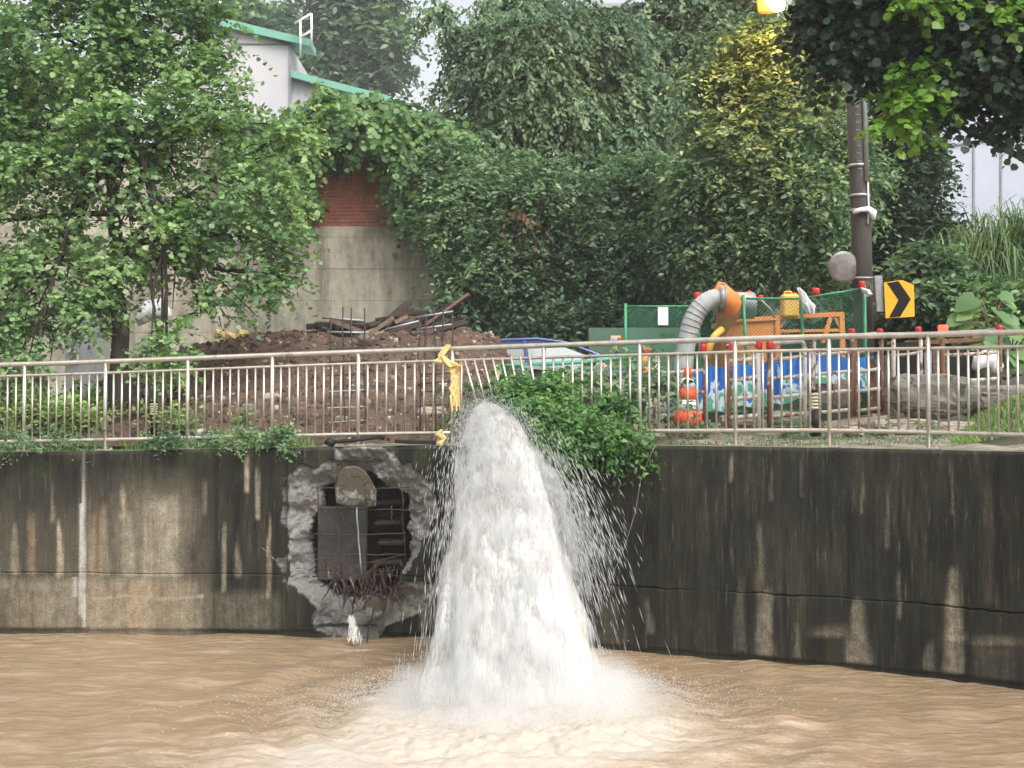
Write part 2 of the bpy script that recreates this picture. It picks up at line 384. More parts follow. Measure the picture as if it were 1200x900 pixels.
# ---- river wall with the broken hole
def q6(l): return [(320 + a / 3.6, 520 + b / 3.6) for a, b in l]
RIM = q6([(112,92),(84,112),(58,132),(50,180),(45,230),(38,285),(42,330),(60,372),(70,398),(60,440),(68,462),(30,482),(4,488),(30,522),(60,556),(42,582),(84,600),(118,628),(140,668),(178,700),(160,752),(190,792),(250,806),(300,822),(360,828),(430,832),(470,780),(548,742),(600,720),(650,690),(668,640),(660,594),(585,585),(530,590),(520,560),(545,552),(572,540),(588,500),(612,478),(622,430),(630,398),(668,386),(662,350),(692,300),(684,240),(668,176),(640,140),(604,120),(586,84),(540,96),(512,40),(470,14),(400,8),(300,10),(262,14),(262,66),(200,92),(176,112),(150,100)])
OPEN = q6([(186,182),(190,268),(136,312),(132,400),(140,480),(152,560),(196,610),(240,650),(330,668),(440,664),(500,636),(524,580),(536,540),(552,478),(558,380),(550,300),(545,200),(470,182),(430,150),(380,112),(300,108),(262,150),(230,176)])
cols = np.unique(np.concatenate([np.arange(-900, -60, 12.), np.arange(-60, 318, 2.6), np.arange(318, 548, 1.4), np.arange(548, 1300, 2.6), np.arange(1300, 1701, 12.)]))
zr = np.concatenate([np.linspace(-.6, .0, 6), np.linspace(.02, .64, 40), np.linspace(.65, .75, 26), np.linspace(.76, 1, 16)])  # last part is rescaled to the wall top
nlow = len(zr); zr = np.concatenate([zr, np.linspace(1.016, 2.2, 80)])
Xw = lambda p: (p - 600) / F * wallY(p)
CX, CY = Xw(cols), wallY(cols)
tx, ty = np.gradient(CX), np.gradient(CY); tl = np.hypot(tx, ty); nx, ny = ty / tl, -tx / tl     # outward (towards the river)
arc = np.concatenate([[0], np.cumsum(np.hypot(np.diff(CX), np.diff(CY)))])
top = wall_top(cols)
Zg = np.where(zr[None] > 1, 1 + (zr[None] - 1) / 1.2 * (top[:, None] - 1), zr[None] + 0 * top[:, None])
U = np.repeat(arc[:, None], len(zr), 1); Xg = np.repeat(CX[:, None], len(zr), 1); Yg = np.repeat(CY[:, None], len(zr), 1)
gx, gy = proj(np.stack([Xg, Yg, Zg], -1))
jx = gx + 2.2 * fbm(U * 9, Zg * 9, 0, 3, 4) * 2; jy = gy + 2.2 * fbm(U * 9, Zg * 9, 5, 3, 8) * 2
rim = inpoly(jx, jy, RIM); opn = inpoly(jx, jy, OPEN)
dr, do = dpoly(jx, jy, RIM), dpoly(jx, jy, OPEN)
rec = np.where(rim, .035 + .20 * (dr / (dr + do + 1e-3)) ** 1.2 * np.clip(dr / 9, .25, 1) + .075 * fbm(U * 5, Zg * 5, 0, 3, 21) + .045 * fbm(U * 16, Zg * 16, 0, 3, 31) + .022 * fbm(U * 48, Zg * 48, 0, 2, 35), 0)
rec = np.where(rim, np.maximum(rec, .012), rec)
rec = rec + .004 * fbm(U * 3, Zg * 2, 0, 4, 9)
jz = .70 + .012 * fbm(U * 2.2, 0 * U, 3, 4, 14) + np.where(gx > 600, .016, .003) * fbm(U * 11, 0 * U, 6, 4, 24); amp = np.where(gx > 600, 1.2 + 1.2 * vnoise(U * 1.3, 0 * U, 0, 7), .6)
rec = rec + np.where(rim, 0, .022 * amp * np.exp(-((Zg - jz) / .0065) ** 2) - .0008 * (Zg < jz))     # cast joint
rec = rec + np.where(rim, 0, .012 * (Zg < .05 + .01 * fbm(U * 4, 0 * U, 1, 3, 2)))                            # footing step
for jpx in (98, 57.5):                                                                             # vertical joints
    lo = -1 if jpx == 98 else -1; hi = 3 if jpx == 98 else .70
    rec = rec + np.where(rim, 0, .014 * np.exp(-((gx - jpx - (1.5 if jpx == 98 else 0)) / 1.6) ** 2) * (Zg < hi) * (Zg > lo))
cham = np.clip((Zg - (top[:, None] - .03)) / .03, 0, 1); rec = rec + .035 * cham ** 2
light = np.zeros_like(Zg); tan = np.zeros_like(Zg)
def streak(cx, y0, y1, w, a, arr, taper=.5):
    t = np.clip((gy - y0) / (y1 - y0), 0, 1); ww = w * (1 - taper + taper * t)
    cxx = cx + 1.5 * vnoise(gy / 22., cx, 0, 3) + (1.2 + .22 * w) * fbm(gx / 7., gy / 34., cx, 3, 8)
    k = a * np.exp(-((gx - cxx) / (ww + .4)) ** 4) * np.clip((gy - y0) / 12 + .2, 0, 1) * np.clip((y1 - gy) / 5 + 1, 0, 1) * (gy > y0 - 4) * (gy < y1 + 5)
    arr[...] = np.maximum(arr, k)
for a in [(70,608,674,3.5,.75),(18,612,672,5,.35),(36,600,672,5,.3),(122,590,674,6,.25),(145,568,606,4,.5),(150,600,674,9,.32),(190,580,674,20,.40,.3),(201,592,674,3,.35),(180,636,674,9,.35),(262,612,692,2.5,.5),(279,636,674,4,.32),(290,532,574,2.6,.75),(302,546,606,1.8,.65),(316,600,700,2.2,.45),(170,596,674,3,.25),(110,600,672,3,.25),
          (50,676,745,52,.36,0),(150,676,745,56,.40,0),(215,676,745,28,.36,0),(283,690,745,46,.20,0),(22,674,688,24,.30),(240,560,600,2,.3),(60,560,610,2,.25),
          (897,688,768,12,.36,.4),(868,688,760,8,.14),(1005,700,780,15,.42,.7),(1013,766,778,8,.55),(1118,664,790,13,.42,.6),(1120,738,750,11,.75,0),(1055,668,722,2.2,.25),(975,732,744,22,.22,0),(1160,560,705,8,.10),(858,530,562,2.5,.35),(890,610,690,5,.16),(1170,744,754,28,.34,0),(1170,752,800,26,.10,0),(1090,750,792,8,.2),(935,730,770,4,.22),(760,700,740,5,.18),(715,700,760,18,.12),(1010,560,600,1.6,.2),(1040,570,640,1.5,.18),(940,530,580,1.5,.18),(1115,540,600,1.6,.22),(905,540,585,1.5,.2),(500,690,735,9,.35),(485,585,620,3,.2)]:
    streak(*a[:5], light, *(a[5:] or ()))
for a in [(112,545,674,7,.8),(36,600,672,6,.7),(160,676,745,70,.5,0),(1160,560,705,9,.75),(1160,700,760,12,.4),(120,575,674,12,.4),(70,620,674,6,.3),(20,690,745,40,.4,0)]:
    streak(*a[:5], tan, *(a[5:] or ()))
k = np.exp(-((gy - (700 + 1.5 * np.sin(gx / 14))) / 3.2) ** 2) * (gx > 108) * (gx < 238) * .65; light = np.maximum(light, k)
white = np.exp(-((gx - 98) / (1.6 + .8 * vnoise(gy / 9., 0, 0, 2))) ** 2) * np.clip((gy - 545) / 40, .3, 1) * (gy < 735); white = np.maximum(white * .8, np.exp(-((gx - 95) / 1.8) ** 2) * (gy > 590) * (gy < 720) * .75)
white = np.maximum(white, .5*np.exp(-((gx - 88) / 2.5) ** 2) * (gy > 676) * (gy < 700))
Vw = np.stack([Xg - nx[:, None] * rec, Yg - ny[:, None] * rec, Zg], -1)
nu, nv = Zg.shape; Fg = grid_faces(nu, nv)
of = opn.ravel()[Fg].sum(1) >= 3; keep = Fg[~of]
# the reveal round the opening
from collections import Counter
ed = {}
for f in Fg[of]:
    for a, b in ((f[0], f[1]), (f[1], f[2]), (f[2], f[3]), (f[3], f[0])):
        if (b, a) in ed: del ed[(b, a)]
        else: ed[(a, b)] = 1
Vl = Vw.reshape(-1, 3); extra = []; idx = {}; ef = []
nrm = np.stack([np.repeat(nx[:, None], nv, 1).ravel(), np.repeat(ny[:, None], nv, 1).ravel()], -1)
def back(i):
    if i not in idx:
        idx[i] = len(Vl) + len(extra); v = Vl[i]; r_ = .16 + .05 * random.random()
        extra.append((v[0] - nrm[i, 0] * r_ + random.uniform(-.01, .01), v[1] - nrm[i, 1] * r_, v[2] + random.uniform(-.01, .01)))
    return idx[i]
for a, b in ed: ef.append((a, b, back(b), back(a)))
Vall = np.concatenate([Vl, np.array(extra)]); Fall = np.concatenate([keep, np.array(ef)])
ne = len(extra)
m_wall, nt, b = newmat('stained_wet_concrete')
av = nt.nodes.new('ShaderNodeAttribute'); av.attribute_name = 'arc'; pos = nt.nodes.new('ShaderNodeNewGeometry').outputs['Position']
sep = nt.nodes.new('ShaderNodeSeparateXYZ'); nt.links.new(pos, sep.inputs[0]); cmb = nt.nodes.new('ShaderNodeCombineXYZ')
nt.links.new(av.outputs['Fac'], cmb.inputs[0]); nt.links.new(sep.outputs[2], cmb.inputs[1]); uv = cmb.outputs[0]
n_st = noise_n(nt, 7, (1, .09, 1), 6, .65, uv); n_st2 = noise_n(nt, 2.2, (1, .22, 1), 5, .6, uv, (4, 2, 0)); n_bl = noise_n(nt, 9, (1, .8, 1), 8, .7, uv); n_fine = noise_n(nt, 30, (1, .07, 1), 8, .7, uv, (9, 1, 0))
dark = ramp2(nt, math_n(nt, 'ADD', math_n(nt, 'MULTIPLY', n_st, .6), math_n(nt, 'MULTIPLY', n_fine, .4)), .42, (.004, .004, .0028), .62, (.029, .0275, .0175))
brown = attr_n(nt, 'tanv'); lt = attr_n(nt, 'light'); wh = attr_n(nt, 'white'); rm = attr_n(nt, 'rim')
leftish = attr_n(nt, 'pale')
g = math_n(nt, 'MULTIPLY', leftish, math_n(nt, 'SUBTRACT', math_n(nt, 'MULTIPLY', n_st2, 2.6), .75, clamp=True))
thin = ramp2(nt, n_fine, .58, (0, 0, 0), .70, (.30, .30, .30))
k1 = math_n(nt, 'MULTIPLY', lt, math_n(nt, 'SUBTRACT', math_n(nt, 'MULTIPLY', math_n(nt, 'ADD', n_fine, math_n(nt, 'ADD', n_st, n_bl)), 1.6), 1.35))
k2 = math_n(nt, 'ADD', k1, math_n(nt, 'MULTIPLY', thin, .8)); k3 = math_n(nt, 'ADD', k2, g, clamp=True)
ltc = ramp2(nt, n_bl, .3, (.19, .165, .115), .7, (.38, .335, .245)); ltc = mixc(nt, math_n(nt, 'MULTIPLY', brown, .85), ltc, (.24, .155, .085))
patch = ramp2(nt, noise_n(nt, 1.4, (1, .45, 1), 6, .65, uv, (7, 3, 0)), .40, (.5, .5, .47), .62, (1.4, 1.33, 1.2)); dark = mixc(nt, 1.0, dark, patch, 'MULTIPLY')
c = mixc(nt, k3, dark, ltc)
c = mixc(nt, math_n(nt, 'MULTIPLY', wh, math_n(nt, 'ADD', .3, n_bl), clamp=True), c, (.56, .55, .52))
moss = ramp2(nt, noise_n(nt, 4, (1, .5, 1), 6, .7, uv, (2, 5, 0)), .50, (0, 0, 0), .70, (.55, .55, .55)); mv = math_n(nt, 'MULTIPLY', moss, attr_n(nt, 'mossy'))
c = mixc(nt, mv, c, (.055, .075, .025))
grain = ramp2(nt, noise_n(nt, 70, (1, .6, 1), 5, .75, uv), .30, (.45, .45, .45), .70, (1.6, 1.6, 1.6)); c = mixc(nt, 1.0, c, grain, 'MULTIPLY')
conc = ramp2(nt, noise_n(nt, 28, (1, 1, 1), 9, .8), .28, (.13, .13, .125), .68, (.42, .41, .38)); c = mixc(nt, rm, c, conc)
nt.links.new(c, b.inputs['Base Color'])
rgh = math_n(nt, 'ADD', math_n(nt, 'MULTIPLY', n_bl, .4), .38); nt.links.new(math_n(nt, 'ADD', rgh, math_n(nt, 'MULTIPLY', rm, .3), clamp=True), b.inputs['Roughness'])
b.inputs['Specular IOR Level'].default_value = .28
hgt = math_n(nt, 'ADD', math_n(nt, 'MULTIPLY', noise_n(nt, 45, (1, 1, 1), 8, .7), math_n(nt, 'ADD', .4, math_n(nt, 'MULTIPLY', rm, 2.5))), math_n(nt, 'MULTIPLY', n_st, .4))
nt.links.new(bump_n(nt, hgt, .8, .016), b.inputs['Normal'])
wall = thing('river_wall', (0, 13.9, 0), 'stained concrete river wall with a broken hole exposing rebar', 'retaining wall'); wall['kind'] = 'thing'
me = raw_mesh('wall_face', Vall - np.array([0, 13.9, 0]), Fall, m_wall, False)
pale = np.clip((255 - gx) / 40, 0, 1) * np.clip((gx - 85) / 20, .3, 1) * .62 * np.clip((gy - 545) / 60, 0, 1)
ex = lambda a, v=0.: np.concatenate([a.ravel(), np.full(ne, v)])
rimw = np.where(rim, np.clip(.85 + .3 * fbm(U * 6, Zg * 6, 0, 2, 1), 0, 1), 0.); lowr = rim & (jx > 440) & (jy > 675); rimw = np.where(lowr, .35, rimw); light = np.where(lowr, .6, light); light = light * np.clip((Zg - .06) / .03, 0, 1)
fattr(me, 'light', ex(light)); fattr(me, 'tanv', ex(tan)); fattr(me, 'white', ex(white)); fattr(me, 'rim', ex(rimw, .55)); fattr(me, 'pale', ex(pale)); fattr(me, 'arc', ex(U)); fattr(me, 'mossy', ex(np.clip((Zg - top[:, None] + .5) / .4, .1, 1) * np.where(gx < 500, 1, .5)))
link('wall_face', me, wall)
# coping: the wall's top and its back
cb = []; 
for i in range(len(cols)): 
    for dback, z in ((.033, top[i] - .0015), (.10, top[i] + .004), (.30, top[i] + .002), (.36, top[i] - .03), (.36, top[i] - .3)): cb.append((CX[i] - nx[i] * dback, CY[i] - ny[i] * dback - 13.9, z))
m_cope = M('worn_coping', (.25, .25, .21), (.10, .105, .075), 6, .35, 0, .7, .01, c3=(.05, .07, .025), s3=4, t3=(.52, .66))
link('coping', raw_mesh('coping', cb, grid_faces(len(cols), 5)[:, ::-1], m_cope, True), wall)
def WP(px, py, out=0.):
    """point on the wall face seen at (px,py), moved `out` m towards the river"""
    Y = float(wallY(px)); p = P(px, py, Y); i = int(np.argmin(abs(cols - px))); return Vector((p.x + nx[i] * out, p.y + ny[i] * out, p.z))
# dark cavity behind the hole
cav = MB(); c0 = WP(350, 560, -.13); c1 = WP(490, 560, -.13)
A = []; 
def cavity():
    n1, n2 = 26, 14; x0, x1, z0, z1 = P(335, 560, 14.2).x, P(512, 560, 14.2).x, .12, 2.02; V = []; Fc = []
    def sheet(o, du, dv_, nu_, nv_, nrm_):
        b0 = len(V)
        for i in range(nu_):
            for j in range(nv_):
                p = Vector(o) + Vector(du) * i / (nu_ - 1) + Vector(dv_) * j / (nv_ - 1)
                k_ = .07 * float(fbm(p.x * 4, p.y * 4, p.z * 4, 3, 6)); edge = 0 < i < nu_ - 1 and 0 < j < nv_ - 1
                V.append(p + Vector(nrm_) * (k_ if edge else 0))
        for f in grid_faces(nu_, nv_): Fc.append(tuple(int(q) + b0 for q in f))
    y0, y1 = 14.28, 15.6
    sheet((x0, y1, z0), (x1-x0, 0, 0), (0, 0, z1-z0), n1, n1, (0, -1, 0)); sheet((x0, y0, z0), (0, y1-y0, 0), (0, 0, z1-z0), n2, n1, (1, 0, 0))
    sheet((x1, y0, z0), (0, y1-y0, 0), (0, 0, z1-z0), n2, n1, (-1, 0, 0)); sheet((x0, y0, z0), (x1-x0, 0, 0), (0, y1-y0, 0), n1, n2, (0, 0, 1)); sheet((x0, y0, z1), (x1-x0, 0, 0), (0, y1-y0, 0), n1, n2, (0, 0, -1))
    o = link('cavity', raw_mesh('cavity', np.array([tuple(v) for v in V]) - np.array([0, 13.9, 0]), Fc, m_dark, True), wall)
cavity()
# back skin of the wall around the hole so that the cavity is closed
# slab and ledges inside
s = MB(); m_slab = M('grey_cement_slab', (.075, .075, .072), (.04, .04, .038), 5, .75, 0, .5, c3=(.035, .03, .024), s3=3, t3=(.48,.6), spec=.2)
a, bq = P(372, 594, 14.45), P(429, 680, 14.45); s.box(((a.x+bq.x)/2, 14.53, (a.z+bq.z)/2), (bq.x-a.x, .14, a.z-bq.z), bev=.01); s.build('inner_slab', m_slab, wall)
for (x0, x1, y, n) in ((440, 474, 588, 1), (440, 472, 612, 2), (444, 474, 635, 3), (438, 474, 658, 4)):
    s = MB(); a, bq = P(x0, y, 14.8), P(x1, y + 4, 14.8); s.box(((a.x+bq.x)/2, 14.8, a.z), (bq.x-a.x, .3, .05), Matrix.Rotation(R(random.uniform(-3, 3)), 3, 'Y'), bev=.01); s.build('inner_ledge', m_wood, wall)
# hanging chunk of concrete
def lump(name, parent, c, rad, mat, seed=0, n=22, amp=.25, flat=None, smooth=False):
    V = []; m2 = n // 2
    for i in range(m2 + 1):
        th = math.pi * i / m2
        for j in range(n):
            ph = 2 * math.pi * j / n; d = Vector((math.sin(th) * math.cos(ph), math.sin(th) * math.sin(ph), math.cos(th)))
            e = Vector([math.copysign(abs(q) ** .62, q) for q in d])
            k_ = 1 + amp * float(fbm(d.x * 1.6 + seed * 7, d.y * 1.6, d.z * 1.6, 4, 3))
            V.append(Vector(c) + Vector((e.x * rad[0], e.y * rad[1], e.z * rad[2])) * k_)
    Fs = [(i*n+j, (i+1)*n+j, (i+1)*n+(j+1) % n, i*n+(j+1) % n) for i in range(m2) for j in range(n)]
    V = np.array([tuple(v) for v in V])
    if parent is not None: V = V - np.array(offs(parent))
    return link(name, raw_mesh(name, V, Fs, mat, smooth), parent)
m_chunk = M('broken_concrete', (.40, .39, .37), (.13, .128, .12), 22, .9, 0, 1, .03, c3=(.085, .072, .045), s3=3.1, t3=(.47, .51))
def chunk():
    poly = q6([(272,132),(300,98),(350,94),(388,112),(412,150),(436,196),(434,262),(400,272),(356,264),(310,262),(266,250),(262,190)])
    ys = 13.98; mbb = MB(); n = len(poly); cx = sum(p[0] for p in poly) / n; cy = sum(p[1] for p in poly) / n
    rings = [(1, 0), (.93, -.05), (.55, -.065)]; V = []
    for k_, d in rings:
        for j in range(n * 3):
            a_, b_ = poly[j // 3], poly[(j // 3 + 1) % n]; t = (j % 3) / 3; x = a_[0] + (b_[0]-a_[0]) * t; y = a_[1] + (b_[1]-a_[1]) * t
            x = cx + (x - cx) * k_; y = cy + (y - cy) * k_; low = y > 588
            V.append(P(x, y, ys + d + (.03 if low else 0) + random.uniform(-.012, .012)))
    m_ = n * 3; V = [P(*proj(v), ys + .16) for v in V[:m_]] + V
    Fs = [(i*m_+j, (i+1)*m_+j, (i+1)*m_+(j+1) % m_, i*m_+(j+1) % m_) for i in range(3) for j in range(m_)] + [tuple(3*m_+j for j in range(m_))]
    mbb.add(V, Fs); mbb.build('concrete_chunk', m_chunk, wall)
chunk()
# rebar grid across the hole: each bar a part
def bar(px0, py0, px1, py1, Y0, Y1=None, r=.007, mat=m_rustbar, parent=wall, bow=.01, name='rebar', n=6):
    a_, b_ = P(px0, py0, Y0), P(px1, py1, Y1 or Y0)
    mb = MB(); mb.tube(curve_pts(a_, b_, 7, bow, 0, int(px0 * 7 + py0)), r, n); return mb.build(name, mat, parent, True)
YR = 14.06
for x0, y0, x1, y1 in [(371,556,383,668),(392,555,400,675),(470,548,475,664),(417,594,424,676),(459,592,459,612),(388,598,396,624),(400,600,404,618)]: bar(x0, y0, x1, y1, YR)
for x0, y0, x1, y1 in [(370,572,392,572),(434,573,480,571),(374,597,492,597),(362,626,476,625),(370,651,476,650),(366,676,466,668),(372,668,470,676),(422,662,474,650),(382,655,428,668),(385,607,395,621)]: bar(x0, y0, x1, y1, YR + .015, bow=.018)
bar(418, 594, 424, 674, 14.0, r=.009, mat=m_galv); bar(440, 705, 428, 760, 13.85, r=.008); bar(307, 642, 322, 656, 13.95, 14.0, r=.006, mat=m_rust); bar(404, 632, 408, 672, 14.3)
# roots, timber scraps and mud caught at the bottom of the hole
for i in range(130):
    x = random.choice([random.gauss(396, 9), random.gauss(425, 12), random.gauss(455, 8)]); y = random.uniform(662, 704) - 6 * (abs(x - 422) / 40) ; l = random.uniform(6, 34); aa = random.gauss(0, .30)
    a_ = P(x, y, 14.1 + random.uniform(-.18, .12)); b_ = P(x + l * math.sin(aa), y + l * math.cos(aa) * .8, 13.95 + random.uniform(-.12, .1))
    mb = MB(); mb.tube(curve_pts(a_, b_, 5, .15, 0, i), [random.choice([.004, .006, .008, .014]) * q for q in (1, 1.1, .9, .7, .3)], 5)
    mb.build('root' if i % 3 else 'wood_splinter', [m_rustbar, m_wood, m_wood2][(i * 7) % 10 == 0 and 2 or i % 2], wall, True)
# pipe stub seen end-on
s = MB(); cpt = P(438, 712, 13.93)
RT = Matrix.Rotation(R(90), 3, 'X'); s.lathe(cpt, [(.10, -.3), (.125, -.25), (.122, .0), (.105, .022), (.06, .03), (.01, .032)], 20, rot=RT)
s.build('pipe_stub', m_chunk, wall, True)
bar(452, 700, 450, 716, 13.86, r=.008)
# small spill of water under the hole
sp = MB()
tsp = thing('water_spill', P(415, 752, 13.7), 'thin white spill of water running out under the broken hole', 'water spill')
for i in range(240):
    t = random.random(); x = 412 + 5 * t + random.gauss(0, 2.6) * (.5 + t); a_ = P(x, 720 + 28 * t, 13.8 - .12 * t + random.uniform(-.03, .03)); b_ = P(x - random.uniform(-1, 3), 720 + 28 * t + random.uniform(4, 9), 13.78 - .14 * t)
    sp.tube([a_, a_.lerp(b_, .5), b_], [.001, random.uniform(.0015, .004), .001], 4, cap=False)
sp.build('falling_strands', m_mist, tsp, True)

# ---- water
pc = np.concatenate([np.arange(-900, -60, 20.), np.arange(-60, 1262, 2.9), np.arange(1280, 1701, 20.)]); q = np.linspace(0, 1, 250)
PX, Q = np.meshgrid(pc, q, indexing='ij'); y_near = 7.6; YY = (wallY(PX) + .03) * (1 - Q) + y_near * Q; XX = (PX - 600) / F * YY
IX, IY = P(598, 0, 10.9).x, 10.95                       # where the jet lands
rr = np.hypot((XX - IX), (YY - IY) * .95); ang = np.arctan2(YY - IY, XX - IX)
wx = XX + .22 * fbm(XX * 1.1, YY * 1.1, 0, 3, 40); wy = YY + .22 * fbm(XX * 1.1, YY * 1.1, 4, 3, 44)
h = .034 * fbm(wx * 1.3, wy * 2.8, 0, 3, 51) + .004 * (1 - np.abs(fbm(wx * 4, wy * 8, 2, 3, 61)) * 3)
ringa = np.exp(-((rr - 1.3) / 2.0) ** 2); h += ringa * .030 * np.sin(rr * 9 - ang * 1.2 + 3 * fbm(XX, YY, 1, 2, 5)) * np.clip(rr / .8, 0, 1)
turb = np.exp(-(((XX - IX) / 1.25) ** 2 + ((YY - 9.9) / 1.15) ** 2)); h += turb * (.075 * np.abs(fbm(XX * 4.2, YY * 4.2, 0, 5, 71)) + .05 * fbm(XX * 11, YY * 11, 0, 3, 77) + .03)
foam = np.exp(-(rr / 1.15) ** 2) * 1.3 + turb * 1.15 + .45 * np.exp(-(((XX - IX - .7) / 2.2) ** 2 + ((YY - 9.4) / 1.5) ** 2)) + .34 * np.exp(-(((XX - IX + 1.2) / 1.8) ** 2 + ((YY - 8.9) / .8) ** 2))
foam += .42 * np.exp(-(((XX - IX + 1.6) / 1.3) ** 2 + ((YY - 9.2) / .6) ** 2)) + .30 * np.exp(-(((XX - P(420, 755, 13.6).x) / .35) ** 2 + ((YY - 13.5) / .3) ** 2)) * 1.6
wme = raw_mesh('river_water', np.stack([XX, YY, h], -1), grid_faces(len(pc), len(q)), None or m_mist, True); fattr(wme, 'foam', foam); fattr(wme, 'hgt', h)
m_water, nt, b = newmat('muddy_water'); pn = nt.nodes.new('ShaderNodeNewGeometry').outputs['Position']
f0 = attr_n(nt, 'foam'); nA = noise_n(nt, 2.2, (1, 2.0, 1), 8, .65); nB = noise_n(nt, 3.2, (1, 2.4, 1), 7, .62, off=(3, 2, 0)); nC = noise_n(nt, 22, (1, 1.7, 1), 6, .7, off=(1, 8, 0))
base = ramp2(nt, nA, .3, (.222, .153, .088), .7, (.295, .213, .132))
ff = math_n(nt, 'ADD', f0, math_n(nt, 'MULTIPLY', math_n(nt, 'SUBTRACT', math_n(nt, 'ADD', nB, math_n(nt, 'MULTIPLY', nC, .6)), .80), 1.5)); 
k = ramp2(nt, ff, .26, (0, 0, 0), 1.0, (1, 1, 1)); foamc = ramp2(nt, nC, .3, (.30, .235, .165), .7, (.44, .385, .31)); foamc = mixc(nt, ramp2(nt, f0, .9, (0, 0, 0), 1.0, (.7, .7, .7)), foamc, (.42, .385, .33)); c = mixc(nt, k, base, foamc)
sheen = math_n(nt, 'MULTIPLY', ramp2(nt, noise_n(nt, 1.5, (1, 3.4, 1), 7, .62, off=(2, 9, 0)), .50, (0, 0, 0), .68, (1, 1, 1)), math_n(nt, 'ADD', .30, math_n(nt, 'MULTIPLY', f0, 1.3), clamp=True)); c = mixc(nt, sheen, c, (.46, .38, .30))  # pale sheen painted into the water colour, strongest near the jet
flk = math_n(nt, 'MULTIPLY', ramp2(nt, noise_n(nt, 5.5, (1, 3.2, 1), 7, .65, off=(7, 1, 0)), .64, (0, 0, 0), .76, (1, 1, 1)), .45); c = mixc(nt, flk, c, (.50, .41, .32))  # ripple highlights painted into the colour as pale flecks
nt.links.new(c, b.inputs['Base Color']); nt.links.new(math_n(nt, 'ADD', .10, math_n(nt, 'MULTIPLY', k, .5)), b.inputs['Roughness']); b.inputs['Specular IOR Level'].default_value = .5
nt.links.new(bump_n(nt, math_n(nt, 'ADD', nB, math_n(nt, 'MULTIPLY', nC, .22)), .45, .10), b.inputs['Normal'])
wme.materials.clear(); wme.materials.append(m_water)
tag(link('water', wme), kind='structure')
far = MB(); far.add([(-80, -60, -.12), (80, -60, -.12), (80, 16, -.12), (-80, 16, -.12)], [(0, 1, 2, 3)]); o = far.build('water_bed', m_water); tag(o, kind='structure')

